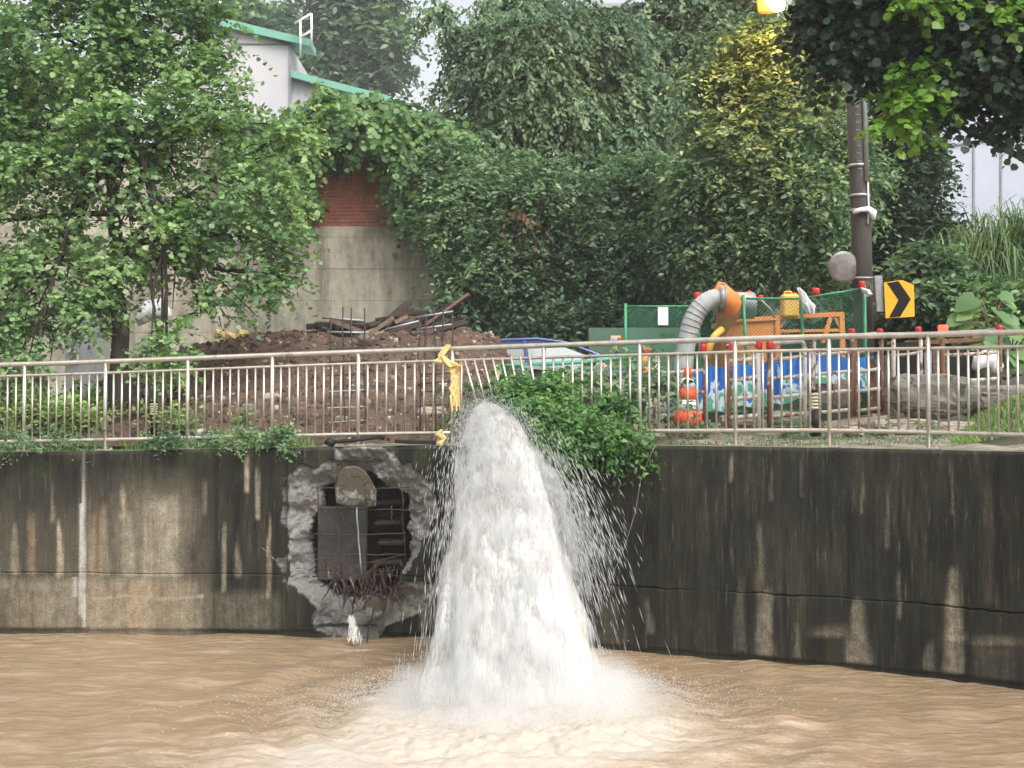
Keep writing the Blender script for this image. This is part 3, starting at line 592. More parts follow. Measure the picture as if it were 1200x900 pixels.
# ---- the jet of water
def jet():
    r = np.random.default_rng(3); J = thing('water_jet', (IX, IY, 0), 'thick white jet of pumped water gushing over the wall into the river', 'water jet'); J['kind'] = 'thing'
    o0 = np.array(P(572, 486, 13.75)); v0 = np.array([.26, -3.9, .35]); 
    def traj(t, vx, vy, vz, o): return np.stack([o[:, 0] + vx * t, o[:, 1] + vy * t, o[:, 2] + vz * t - 4.9 * t * t], -1)
    n = 75000; t = r.random(n) ** .75 * .82
    fr = r.random(n); sg = np.where(fr < .93, 1.0, 1.7)
    vx = v0[0] + r.normal(size=n) * .36 * sg; vx = np.where(vx < -.55, -.55 + np.abs(r.normal(size=n)) * .2, vx); sh = (fr > .80) & (fr < .91); vx = np.where(sh, 1.45 + .26 * r.normal(size=n), vx); t = np.where(sh, .34 + .26 * r.random(n) ** .6, t);  vy = v0[1] + r.normal(size=n) * .34 * sg + 1.1 * np.clip(vx - .75, 0, .8); vz = v0[2] + r.normal(size=n) * .40 * np.minimum(sg, 1.4)
    o = o0 + r.normal(size=(n, 3)) * np.array([.15, .09, .10]); p = traj(t, vx, vy, vz, o); vel = np.stack([vx, vy, vz - 9.8 * t], -1)
    ok = p[:, 2] > .02; p, vel, t, fr, vx = p[ok], vel[ok], t[ok], fr[ok], vx[ok]; n = len(p)
    d = unit(vel); L = np.linalg.norm(vel, axis=1) * r.uniform(.005, .018, n); W = r.uniform(.0010, .0028, n) * np.where(fr[:] < .93, 1.2, .8)
    # clumping: drop particles in the gaps of a noise that travels with the flow
    g = fbm(vx * 5 + 3, (p[:, 1]) * 1.4, t * 9, 3, 8); kp = (g > -.05) | (r.random(n) < .25); p, d, L, W = p[kp], d[kp], L[kp], W[kp]; n = len(p)
    a_ = unit(np.cross(d, [0, 1, .2])); b_ = np.cross(d, a_)
    V = np.stack([p - d * L[:, None], p + a_ * W[:, None], p + b_ * W[:, None], p - a_ * W[:, None], p - b_ * W[:, None], p + d * L[:, None]], 1).reshape(-1, 3)
    T = np.array([(0,2,1),(0,3,2),(0,4,3),(0,1,4),(5,1,2),(5,2,3),(5,3,4),(5,4,1)]); Fs = (T[None] + (np.arange(n) * 6)[:, None, None]).reshape(-1, 3)
    m, nt, b = newmat('falling_water'); b.inputs['Base Color'].default_value = (.66, .67, .67, 1); b.inputs['Roughness'].default_value = .35
    tr = nt.nodes.new('ShaderNodeBsdfTranslucent'); tr.inputs[0].default_value = (.70, .71, .71, 1); mx = nt.nodes.new('ShaderNodeMixShader'); mx.inputs[0].default_value = .5
    nt.links.new(b.outputs[0], mx.inputs[1]); nt.links.new(tr.outputs[0], mx.inputs[2]); nt.links.new(mx.outputs[0], nt.nodes['Material Output'].inputs['Surface'])
    tag(link('droplets', raw_mesh('droplets', V - np.array(offs(J)), Fs, m), J), kind='stuff')
    # core bodies: overlapping ragged tongues of water
    m2, nt, b = newmat('frothy_water'); nn = noise_n(nt, 2.6, (1, 1, .45), 5, .6); c = ramp2(nt, nn, .34, (.54, .49, .41), .55, (.69, .685, .665)); nt.links.new(c, b.inputs['Base Color']); b.inputs['Roughness'].default_value = .6; b.inputs['Subsurface Weight'].default_value = 0
    nt.links.new(bump_n(nt, noise_n(nt, 16, (1, 1, .14), 6, .65), .7, .04), b.inputs['Normal'])
    al = attr_n(nt, 'edge'); na = noise_n(nt, 30, (1, 1, .10), 7, .7, off=(5, 5, 5)); aa = ramp2(nt, math_n(nt, 'SUBTRACT', math_n(nt, 'ADD', na, .24), al), .40, (0, 0, 0), .84, (1, 1, 1)); nt.links.new(aa, b.inputs['Alpha'])
    tt = np.linspace(0, 1, 120); na_ = 96
    for k_, (rad, tmax, dx, dy, s_) in enumerate([(.54, .77, 0, 0, 1), (.69, .77, .01, 0, 5), (.82, .77, .03, 0, 9)]):
        t = tt * tmax; cx = o0[0] + v0[0] * t + dx; cy = o0[1] + v0[1] * t + dy; cz = o0[2] + v0[2] * t - 4.9 * t * t
        rad_ = .135 * rad ** .3 * np.clip(tt * 14, 0, 1) ** .5 + rad * (.36 * t + .50 * t * t) * 1.05; A_ = np.linspace(0, 2 * np.pi, na_, endpoint=False)
        tgx = v0[1]; TZ = v0[2] - 9.8 * t; nn_ = np.sqrt(v0[1] ** 2 + TZ ** 2); ny_ = TZ / nn_; nz_ = -v0[1] / nn_      # normal in the y-z plane
        ca, sa = np.cos(A_)[None], np.sin(A_)[None]
        lump_ = 1 + .42 * fbm(np.repeat(ca, 120, 0) * 2.2 + s_, sa * 2.2 + 0 * t[:, None], t[:, None] * 5, 4, 2) + .22 * fbm(np.repeat(ca, 120, 0) * 7, sa * 7 + 0 * t[:, None], t[:, None] * 4, 3, 12)
        rr_ = rad_[:, None] * lump_ * (1 + .22 * np.clip(ca, 0, 1))
        V = np.stack([cx[:, None] + rr_ * ca, cy[:, None] + ny_[:, None] * rr_ * sa * .62, cz[:, None] + nz_[:, None] * rr_ * sa * .62], -1)
        i = np.arange(119)[:, None] * na_; j = np.arange(na_)[None]; Fq = np.stack([i + j, i + (j + 1) % na_, i + na_ + (j + 1) % na_, i + na_ + j], -1).reshape(-1, 4)
        edge = np.repeat((-.17 + .085 * k_ + 0 * tt)[:, None], na_, 1)
        me = raw_mesh('water_body', V.reshape(-1, 3) - np.array(offs(J)), Fq, m2, True); fattr(me, 'edge', edge); link('water_body', me, J)
    # soft veil of spray round the jet: closed hulls filled with streaky fine spray
    vm = bpy.data.materials.new('fine_spray'); vm.use_nodes = True; nt = vm.node_tree; nt.nodes.remove(nt.nodes['Principled BSDF']); v = nt.nodes.new('ShaderNodeVolumePrincipled'); v.inputs['Color'].default_value = (.992, .99, .982, 1)
    na = noise_n(nt, 7.5, (1, 1, .20), 4, .6, off=(2, 2, 2)); dn = math_n(nt, 'MULTIPLY', math_n(nt, 'SUBTRACT', na, .44, clamp=True), 95); nt.links.new(dn, v.inputs['Density']); nt.links.new(v.outputs[0], nt.nodes['Material Output'].inputs['Volume'])
    def hull(o_, vv, ta, tb, rf, s_, name):
        nt_, nr = 70, 48; t = np.linspace(ta, tb, nt_); A_ = np.linspace(0, 2 * np.pi, nr, endpoint=False)[None]; C_ = np.stack([o_[0] + vv[0] * t, o_[1] + vv[1] * t, o_[2] + vv[2] * t - 4.9 * t * t], -1); TZ = vv[2] - 9.8 * t; nn_ = np.sqrt(vv[1] ** 2 + TZ ** 2); ny_, nz_ = TZ / nn_, -vv[1] / nn_
        lm = 1 + .30 * fbm(np.cos(A_) * 2 + s_, np.sin(A_) * 2, t[:, None] * 6, 3, 5); rr_ = rf(t)[:, None] * lm; ca, sa = np.cos(A_), np.sin(A_)
        V = np.stack([C_[:, 0:1] + rr_ * ca, C_[:, 1:2] + ny_[:, None] * rr_ * sa * .7, C_[:, 2:3] + nz_[:, None] * rr_ * sa * .7], -1).reshape(-1, 3)
        i = np.arange(nt_ - 1)[:, None] * nr; j = np.arange(nr)[None]; Fq = [tuple(q) for q in np.stack([i + j, i + (j + 1) % nr, i + nr + (j + 1) % nr, i + nr + j], -1).reshape(-1, 4).tolist()] + [tuple(range(nr))[::-1], tuple((nt_ - 1) * nr + k for k in range(nr))]
        tag(link(name, raw_mesh(name, V - np.array(offs(J)), Fq, vm), J), kind='stuff')
    hull(o0, v0 + np.array([.10, 0, 0]), .0, .765, lambda t: .14 + .55 * t + .46 * t * t, 1, 'spray_veil')
    hull(o0 + np.array([0, 0, .02]), np.array([1.35, -3.1, .35]), .22, .66, lambda t: .20 * np.clip((t - .22) / .2, .05, 1) * np.clip((.66 - t) / .14, .1, 1), 7, 'spray_veil')
    # splash: short droplets thrown up round the landing place
    n = 26000; a = r.random(n) * 6.283; rad = np.abs(r.normal(size=n)) * .55 + .15; p = np.stack([IX + .05 + np.cos(a) * rad * 1.5, IY - .1 + np.sin(a) * rad * .9, np.abs(r.normal(size=n)) * .22 * np.exp(-(rad / 1.1) ** 2) + .01], -1)
    d = unit(np.stack([np.cos(a) * .6, np.sin(a) * .6, r.normal(size=n) * .8], -1)); L = r.uniform(.003, .014, n); W = r.uniform(.0015, .004, n); a_ = unit(np.cross(d, [0, 1, .2])); b_ = np.cross(d, a_)
    V = np.stack([p - d * L[:, None], p + a_ * W[:, None], p + b_ * W[:, None], p - a_ * W[:, None], p - b_ * W[:, None], p + d * L[:, None]], 1).reshape(-1, 3); Fs = (T[None] + (np.arange(n) * 6)[:, None, None]).reshape(-1, 3)
    tag(link('splash_droplets', raw_mesh('splash_droplets', V - np.array(offs(J)), Fs, m), J), kind='stuff')
    mb = MB(); mb.lathe((IX + .15, IY - .15, .45), [(.01, -.5), (1.5, -.48), (1.95, -.3), (1.7, .1), (1.1, .5), (.01, .7)], 28)
    mm = bpy.data.materials.new('spray_mist'); mm.use_nodes = True; nt = mm.node_tree; nt.nodes.remove(nt.nodes['Principled BSDF']); v = nt.nodes.new('ShaderNodeVolumePrincipled'); v.inputs['Color'].default_value = (.985, .98, .96, 1); v.inputs['Anisotropy'].default_value = 0
    gp = nt.nodes.new('ShaderNodeNewGeometry').outputs['Position']; vd = nt.nodes.new('ShaderNodeVectorMath'); vd.operation = 'SUBTRACT'; nt.links.new(gp, vd.inputs[0]); vd.inputs[1].default_value = (IX + .12, IY - .15, .0)
    v2 = nt.nodes.new('ShaderNodeVectorMath'); v2.operation = 'MULTIPLY'; nt.links.new(vd.outputs[0], v2.inputs[0]); v2.inputs[1].default_value = (.70, .78, 1.75); ln = nt.nodes.new('ShaderNodeVectorMath'); ln.operation = 'LENGTH'; nt.links.new(v2.outputs[0], ln.inputs[0])
    fo = math_n(nt, 'SUBTRACT', 1, ln.outputs[1], clamp=True); dn = math_n(nt, 'MULTIPLY', math_n(nt, 'POWER', fo, 1.5), math_n(nt, 'MULTIPLY', math_n(nt, 'SUBTRACT', noise_n(nt, 3.2, detail=3), .30, clamp=True), 52)); nt.links.new(dn, v.inputs['Density']); nt.links.new(v.outputs[0], nt.nodes['Material Output'].inputs['Volume'])
    tag(mb.build('mist', mm, J), kind='stuff')
jet()
# ================================================================ RAILING ON THE WALL
rail = thing('railing', (CX[np.argmin(abs(cols-600))], 13.9, 2.2), 'long stainless steel picket railing standing on top of the river wall', 'railing')
def rp(px, z, back_=.15):
    i = int(np.argmin(abs(cols - px))); t_ = (px - cols[i]) / ((cols[min(i+1, len(cols)-1)] - cols[i]) or 1)
    Y = float(wallY(px)); X = (px - 600) / F * Y; return Vector((X - nx[i] * back_, Y - ny[i] * back_, z))
RB = (Vector((0, 0, 0)))
z_t = lambda p: float(hermite(p, [-900, 0, 500, 780, 965, 1195, 1700], [3.0, 3.128, 3.286, 3.321, 3.328, 3.302, 3.29])) + .004
z_b = lambda p: float(hermite(p, [-900, 0, 500, 780, 965, 1195, 1700], [2.15, 2.225, 2.329, 2.364, 2.374, 2.344, 2.33]))
z_m = lambda p: z_t(p) - .135
posts = [-800, -690, -585, -480, -380, -280, -180, -78, 22, 118, 215, 315, 416, 525, 632, 745, 858, 968, 1083, 1198, 1330, 1480, 1640]
def railtube(a, bb, zf, r_, name):
    xs = np.arange(a, bb + .1, 12.5); mb = MB(); mb.tube([rp(x, zf(x)) for x in xs], r_, 10); mb.build(name, m_steel, rail, True)
railtube(-800, 1640, z_t, .030, 'top_rail'); railtube(-800, 1640, z_m, .017, 'middle_rail'); railtube(-800, 527, z_b, .022, 'bottom_rail'); railtube(745, 1640, z_b, .022, 'bottom_rail')
mb = MB(); mb.tube([(0, 0, 0), (0, 0, 1)], .024, 10); post_me = mb.build('post', m_steel, rail, True, world=False); post_me.hide_render = False
mb = MB(); mb.tube([(0, 0, 0), (0, 0, 1)], .0125, 8); pk = mb.build('picket', m_steel, rail, True, world=False)
mb = MB(); mb.box((0, 0, .006), (.20, .13, .012), bev=.003); 
for sx in (-1, 1): mb.lathe((sx * .07, 0, .012), [(.012, 0), (.012, .012), (.006, .02)], 6)
bp = mb.build('base_plate', m_steel, rail, world=False)
first = [post_me, pk, bp]; used = [0, 0, 0]
def inst(k, loc, sz=1, rot=(0, 0, 0)):
    o = first[k] if not used[k] else first[k].copy()
    if used[k]: COL.objects.link(o); o.parent = rail
    used[k] = 1; o.location = Vector(loc) - offs(rail); o.scale = (1, 1, sz); o.rotation_euler = rot; return o
for i, p in enumerate(posts):
    zt_ = float(wall_top(p)); inst(0, rp(p, zt_ + .002), z_t(p) - zt_ - .02); inst(2, rp(p, zt_ + .005), rot=(0, 0, math.atan2(ty[int(np.argmin(abs(cols-p)))], tx[int(np.argmin(abs(cols-p)))])))
    if i + 1 < len(posts):
        p2 = posts[i + 1]
        for k in range(1, 10):
            x = p + (p2 - p) * k / 10; zb, zm = z_b(x), z_m(x)
            if 545 < x < 625:                              # knocked loose: splayed pickets without a bottom rail
                tilt = -.28 + .10 * ((x - 545) / 80); inst(1, rp(x - 6, zb + .08) + Vector((math.sin(-tilt) * .75, -.05, .0)), (zm - zb) * .95, (.06, tilt, 0))
            else: inst(1, rp(x, zb), zm - zb)
def ribbon(name, pts, wd, th, mat, parent=None, seed=0, tw=.3):
    """crumpled cloth strip of real thickness along pts"""
    r = random.Random(seed); mb = MB(); n = 8; pts = [Vector(p) for p in pts]; V = []
    for i, p in enumerate(pts):
        t = (pts[min(i+1, len(pts)-1)] - pts[max(i-1, 0)]).normalized(); sd_ = t.cross(Vector((0, -1, 0)));
        sd_ = sd_.normalized() if sd_.length > .1 else Vector((1, 0, 0)); nn_ = t.cross(sd_).normalized(); w_ = wd[i] if hasattr(wd, '__len__') else wd
        for j in range(n):
            a = 2 * math.pi * j / n; V.append(p + sd_ * math.cos(a) * w_ * r.uniform(.8, 1.15) + nn_ * math.sin(a) * th * r.uniform(.5, 1.6))
    Fs = [(i*n+j, i*n+(j+1) % n, (i+1)*n+(j+1) % n, (i+1)*n+j) for i in range(len(pts)-1) for j in range(n)] + [tuple(range(n))[::-1], tuple((len(pts)-1)*n+j for j in range(n))]
    mb.add(V, Fs); return mb.build(name, mat, parent, mat is not m_ycloth)
yc = thing('yellow_cloth', rp(523, 3.2), 'yellow cloth knotted round the rail and hanging down beside the water jet', 'cloth')
Yr = rp(523, 3, .1).y
pp = lambda l, Y=Yr: [P(x, y, Y) for x, y in l]
r_ = random.Random(2)
for k in range(5): ribbon('knot', pp([(525 + r_.uniform(-3, 3), 404), (521 + r_.uniform(-3, 3), 410), (517 + r_.uniform(-2, 4), 417), (521 + r_.uniform(-3, 3), 423), (529 + r_.uniform(-3, 3), 430)], Yr + r_.uniform(-.06, .03)), [.012, .02, .018, .024, .012], .008, m_ycloth, yc, 1 + k)
for k in range(4): ribbon('wrap', pp([(509, 425 + r_.uniform(-3, 3)), (515, 422 + r_.uniform(-3, 3)), (523, 422 + r_.uniform(-3, 3)), (531, 425 + r_.uniform(-2, 3)), (540, 429)], Yr + r_.uniform(-.07, .0)), [.012, .02, .016, .02, .008], .008, m_ycloth, yc, 12 + k)
for k, (xa, xb) in enumerate([(528, 532), (531, 535), (535, 538), (533, 530), (529, 536), (539, 539)]): ribbon('hanging_strip', pp([(xa, 424), (xa + r_.uniform(-2, 2), 434), (xb + r_.uniform(-2, 2), 444), (xa + r_.uniform(-1, 2), 455), (xb + r_.uniform(-2, 1), 465), (xb, 476 + 6 * (k % 2))], Yr + .015 * (k % 3)), [.014, .022, .014, .024, .016, .010], .004, m_ycloth, yc, 30 + k)
y2 = thing('yellow_cloth', rp(517, 2.3), 'scrap of yellow cloth tied low on the bottom rail beside the jet', 'cloth')
for k in range(5): ribbon('rag', pp([(517 + r_.uniform(-3, 3), 504), (515 + r_.uniform(-2, 4), 509), (519 + r_.uniform(-3, 3), 514), (514 + r_.uniform(-2, 4), 519), (517 + r_.uniform(-3, 1), 524)], Yr + r_.uniform(-.05, .03)), [.015, .035, .03, .025, .01], .012, m_ycloth, y2, 50 + k)
y3 = ribbon('yellow_strap', pp([(581, 428), (584, 438), (582, 450), (583, 462), (579, 472)], 14.0), [.02, .03, .025, .03, .02], .01, m_ycloth, None, 7); tag(y3, 'thin yellow strap dangling among the loose pickets behind the jet', 'strap')

# things lying on the wall
def T1(name, mb, mat, label, cat, smooth=True, group=None):
    o = mb.build(name, mat, None, smooth); return tag(o, label, cat, group)
mb = MB(); mb.tube([P(x, y, 14.35) for x, y in ((389, 519), (395, 517.5), (420, 515.5), (444, 512))], .022, 8); mb.tube([P(x, y, 14.35) for x, y in ((382, 516), (392, 521))], .045, 8); mb.tube([P(443, 510.5, 14.35), P(451, 513, 14.35)], .035, 8)
T1('black_pipe', mb, m_black, 'black pipe with fat couplings lying on the wall under the railing', 'pipe')
mb = MB(); a, bq = P(463, 518, 14.2), P(515, 520, 14.2); mb.box(a.lerp(bq, .5) + Vector((0, 0, .01)), ((bq - a).length, .14, .045), Matrix.Rotation(R(2), 3, 'Y'), bev=.006); T1('dark_plank', mb, m_black, 'short flat black plank on the wall left of the jet', 'plank', False)
tag(ribbon('white_wrapper', pp([(228, 508), (235, 506), (243, 510), (245, 513)], 14.6), [.03, .05, .06, .03], .012, m_bag, None, 9), 'crumpled white wrapper in the weeds behind the railing', 'litter')
# the pipe that feeds the jet
dp = thing('discharge_pipe', P(574, 486, 13.9), 'large grey discharge pipe poking out under the loose pickets', 'pipe')
mb = MB(); mb.tube([P(600, 470, 15.6), P(585, 473, 14.8), P(577, 478, 14.2), P(573, 486, 13.78)], .13, 16); mb.build('hose', m_grey, dp, True)
mb = MB(); mb.lathe(P(574, 484, 13.86), [(.14, -.05), (.155, -.04), (.155, .04), (.14, .05)], 16, rot=Matrix.Rotation(R(80), 3, 'X')); mb.build('collar', m_galv, dp, True)
# thin wire hanging down the wall
wr = MB(); wr.tube([WP(x, y, .02) for x, y in ((768, 523), (762, 535), (752, 560), (745, 600), (733, 640), (722, 665), (712, 690), (698, 712), (680, 726))], .0035, 5); T1('hanging_wire', wr, m_grey, 'thin wire trailing down the dark wall right of the jet', 'wire')

# ================================================================ EARTH MOUND, TIMBER, REBAR
def mound():
    nx_, ny_ = 260, 120; xs = np.linspace(P(90, 0, 18).x, P(612, 0, 18).x, nx_); ys = np.linspace(15.0, 21.5, ny_); X, Y = np.meshgrid(xs, ys, indexing='ij'); pxx = 600 + F * X / Y
    topy = hermite(pxx, [60, 120, 200, 260, 340, 400, 470, 520, 560, 590, 612, 640], [505, 450, 415, 394, 388, 394, 392, 388, 386, 406, 468, 520])
    H = np.maximum(HC + (490 - topy) / (F / 18.2) - 2.3, -.2); prof = np.clip((Y - 15.2) / 2.6, 0, 1) ** .75 * np.clip((21.4 - Y) / 2.2, 0, 1) ** .5
    Z = 2.22 + H * prof + .16 * fbm(X * 1.3, Y * 1.3, 0, 4, 3) * prof + .10 * np.abs(fbm(X * 4.2, Y * 4.2, 0, 4, 6)) * prof + .05 * fbm(X * 14, Y * 14, 0, 3, 9) * prof ** .3 - .06 * (prof <= 0.02)
    tag(link('earth_mound', raw_mesh('earth_mound', np.stack([X, Y, Z], -1), grid_faces(nx_, ny_), m_soil, False)), kind='structure')
    r = np.random.default_rng(5); n = 5200; i = r.integers(0, nx_, n); j = r.integers(2, ny_ - 30, n); c = np.stack([X[i, j], Y[i, j], Z[i, j]], -1); S = .018 + .05 * r.random(n) ** 4
    B = unit(np.array([(x, y, z) for x in (-1, 1) for y in (-1, 1) for z in (-1, 1)], float)); V = c[:, None] + B[None] * S[:, None, None] * r.uniform(.5, 1.3, (n, 8, 3)); Q = np.array([(0,1,3,2),(4,6,7,5),(0,4,5,1),(2,3,7,6),(0,2,6,4),(1,5,7,3)])
    me = raw_mesh('clods', V.reshape(-1, 3), (Q[None] + (np.arange(n) * 8)[:, None, None]).reshape(-1, 4), [m_soil, m_stone, m_rock], mi=np.repeat(r.choice([0, 1, 2], n, p=[.80, .13, .07]), 6)); tag(link('clods', me), kind='stuff')
    return lambda px, Y_: float(Z[int(np.clip(np.searchsorted(xs, XY(px, Y_)), 0, nx_-1)), int(np.clip(np.searchsorted(ys, Y_), 0, ny_-1))])
mz = mound()
STL = ['largest broken stone of the heap in the left half of the mound', 'stone just up and left of the largest one in the mound heap', 'stone just right of the largest stone in the mound heap', 'small stone at the left end of the mound stone heap', 'stone half way up the mound left of the middle rebar cage', 'tiny pale stone low on the mound near the left tree', 'stone at the foot of the mound stone heap', 'stone low on the mound just left of the middle rebar cage', 'lone stone high on the left shoulder of the mound', 'stone low on the mound between the two rebar cages', 'small stone showing inside the middle rebar cage', 'small stone left of the rebar cage nearest the yellow cloth', 'small stone up the slope right of the left tree trunk', 'stone high on the mound under the yellow scraps', 'lump on the mound crest right of the middle rebar cage', 'lump on the mound crest behind the second rebar cage', 'lump on the mound crest left of the middle rebar cage', 'topmost lump of the mound crest below the leaning brown plank', 'lump at the right end of the mound crest beside the blue car', 'small stone at the foot of the middle rebar cage', 'small stone low on the mound beside the left tree trunk', 'stone behind the rails above the stone half way up the mound']
for i, (x, y, Y, s_) in enumerate([(318, 470, 16.0, .13), (302, 462, 16.2, .10), (338, 478, 15.9, .10), (291, 478, 15.7, .08), (360, 448, 16.4, .10), (226, 487, 15.6, .05), (350, 490, 15.6, .10), (372, 470, 16.1, .07), (262, 440, 16.6, .08), (440, 480, 15.9, .07), (415, 455, 16.5, .06), (470, 470, 16, .05), (200, 455, 16.2, .06), (290, 430, 17, .09), (430, 402, 17.6, .10), (510, 402, 17.6, .10), (360, 402, 17.9, .08), (452, 395, 17.8, .07), (545, 390, 17.9, .09), (400, 492, 15.5, .06), (245, 466, 16, .05), (381, 430, 16.9, .07)]):
    o = lump('rubble_stone', None, P(x, y, Y), (s_ * random.uniform(.9, 1.4), s_, s_ * random.uniform(.6, .9)), random.choice([m_stone, m_rock, m_soil]), i + 3, 10, .5); tag(o, STL[i], 'stone', 'stones lying on the earth mound')
o = lump('pale_boulder', None, P(507, 489, 15.7), (.20, .15, .14), m_stone, 31, 14, .3); tag(o, 'pale beige boulder behind the rebar cage left of the jet', 'boulder')
o = lump('pale_boulder', None, P(183, 462, 15.9), (.13, .12, .21), m_rock, 37, 14, .4); tag(o, 'upright grey boulder behind the left tree trunk', 'boulder')
for k, (vx, hz, nm, lab) in enumerate([([(388, 372), (402, 360), (412, 361), (427, 361)], [(382, 428, 409), (380, 430, 424), (382, 428, 440), (384, 428, 459), (382, 428, 478), (384, 428, 495)], 'rebar_cage', 'rusty rebar cage standing in front of the middle of the earth mound'),
                            ([(491, 372), (500, 370), (509, 361), (519.5, 363), (530, 368)], [(490, 531, 438), (491, 530, 449), (490, 531, 459), (491, 531, 475), (491, 531, 494)], 'rebar_cage', 'rusty rebar cage standing just left of the yellow cloth')]):
    cg = thing(nm, P(vx[0][0], 505, 15.2), lab, 'rebar cage', None)
    for i, (x, y) in enumerate(vx): bar(x, y, x + random.uniform(-2, 2), 508, 15.2 + .22 * (i % 2), r=.010, mat=m_darkbar, parent=cg, bow=.004)
    for x0, x1, y in hz:
        a, bq = P(x0 + 2, y, 15.18), P(x1 - 2, y - random.uniform(1, 3), 15.18); mb = MB(); d = Vector((0, .26, 0)); mb.tube([a, bq, bq + d, a + d, a], .006, 5); mb.build('stirrup', m_galv if y > 455 and k == 0 else m_darkbar, cg)
sc1 = [((377, 372), (428, 376)), ((383, 389), (432, 390)), ((375, 409), (432, 408)), ((452, 386), (492, 376)), ((488, 372), (531, 365)), ((488, 386), (531, 380)), ((470, 400), (531, 395))]
for i, (a, bq) in enumerate(sc1):
    mb = MB(); mb.tube([P(*a, 17.4 + .05 * i), P(*bq, 17.4 + .05 * i)], .016, 6); T1('steel_pipe', mb, m_galv, ['upper left pipe laid across the timber pile', 'middle left pipe laid across the timber pile', 'lowest left pipe just above the mound crest', 'pipe sloping up from the middle of the timber pile', 'highest right pipe sloping over the timber pile', 'second right pipe sloping over the timber pile', 'lowest right pipe sloping over the timber pile'][i], 'pipe', True, 'pipes laid across the timber pile')
rt = random.Random(4)
for i in range(46):
    left = i % 2; x = rt.uniform(378, 428) if left else rt.uniform(448, 528); y = (rt.uniform(374, 404) if left else rt.uniform(366, 402) - max(0, (x - 480) * .12)); L = rt.uniform(.35, .85); a = rt.gauss(-.1 if left else .30, .22); Yt = rt.uniform(19.0, 21.5)
    mb = MB(); mb.box((0, 0, 0), (L, rt.uniform(.08, .16), rt.uniform(.04, .10)), bev=.006); mt = m_wood if rt.random() < .96 else m_wood2; o = mb.build('timber_beam', mt, None, world=False)
    o.location = P(x, y, Yt); o.rotation_euler = (rt.gauss(0, .2), -a, rt.gauss(0, .5)); tag(o, 'dark wet beam lying in the timber pile under the concrete wall', 'timber', 'beams in the timber pile behind the mound')
for (x0, y0, x1, y1, lb) in [(432, 392, 461, 372, 'reddish brown plank leaning up out of the timber pile'), (462, 378, 477, 371, 'short pale plank near the top of the timber pile'), (386, 375, 428, 390, 'long brown pole lying slantwise at the left end of the timber pile')]:
    a, bq = P(x0, y0, 18.6), P(x1, y1, 18.7); mb = MB(); mb.tube([a, bq], .045, 4); T1('timber_plank', mb, m_wood2, lb, 'timber', False)
for i, (x, y, s_) in enumerate([(258, 394, 6), (270, 397, 5), (285, 394, 6)]):
    ys = ribbon('yellow_scrap', pp([(x - s_, y + 2), (x - 2, y - 3), (x + 3, y - 2), (x + s_, y + 2)], 18.2), [.03, .07, .06, .03], .05, m_ycloth, None, 40 + i); tag(ys, ['leftmost crumpled yellow scrap on top of the earth mound', 'middle and smallest yellow scrap on top of the earth mound', 'yellow scrap on the mound nearest the brick wall'][i], 'litter', 'yellow scraps on the mound')
# filler behind the timber
# ================================================================ BRICK AND CONCRETE RETAINING WALL
YW = 24.0; zc = P(0, 265, YW).z; BW = thing('terrace_wall', (P(430, 0, YW).x, YW, 2.4), 'old retaining wall of red brick above weathered grey concrete behind the mound', 'retaining wall'); BW['kind'] = 'thing'
m_cw, nt, b = newmat('weathered_concrete'); sA = noise_n(nt, 1.5, (1, 1, .25), 7, .65); sB = noise_n(nt, 5, (1, 1, .5), 8, .7)
c = ramp2(nt, math_n(nt, 'ADD', math_n(nt, 'MULTIPLY', sA, .65), math_n(nt, 'MULTIPLY', sB, .35)), .38, (.12, .11, .085), .60, (.42, .385, .30)); 
st = ramp2(nt, noise_n(nt, 2.4, (1, 1, .07), 5, .6, off=(2, 2, 2)), .56, (0, 0, 0), .66, (.6, .6, .6)); c = mixc(nt, st, c, (.10, .09, .07)); nt.links.new(c, b.inputs['Base Color']); b.inputs['Roughness'].default_value = .8; nt.links.new(bump_n(nt, sB, .6, .03), b.inputs['Normal'])
x0, x1 = P(-60, 0, YW).x, P(640, 0, YW).x
mb = MB(); lift = .62; z = 2.3; k = 0     # board-marked lifts
while z < zc - .01:
    z2 = min(z + lift, zc); xa = x0; 
    while xa < x1:
        xb = min(xa + 1.83, x1); mb = MB(); mb.box(((xa + xb) / 2, YW + .25 + .004 * ((k * 7) % 3 - 1), (z + z2) / 2), (xb - xa - .002, .5, z2 - z - .003), bev=.0035); mb.build('concrete_panel', m_cw, BW); xa = xb; k += 1
    z = z2
mb = MB(); mb.box(((x0 + x1) / 2, YW + .32, (2.3 + zc) / 2), (x1 - x0, .3, zc - 2.32)); mb.build('core', m_cw, BW)
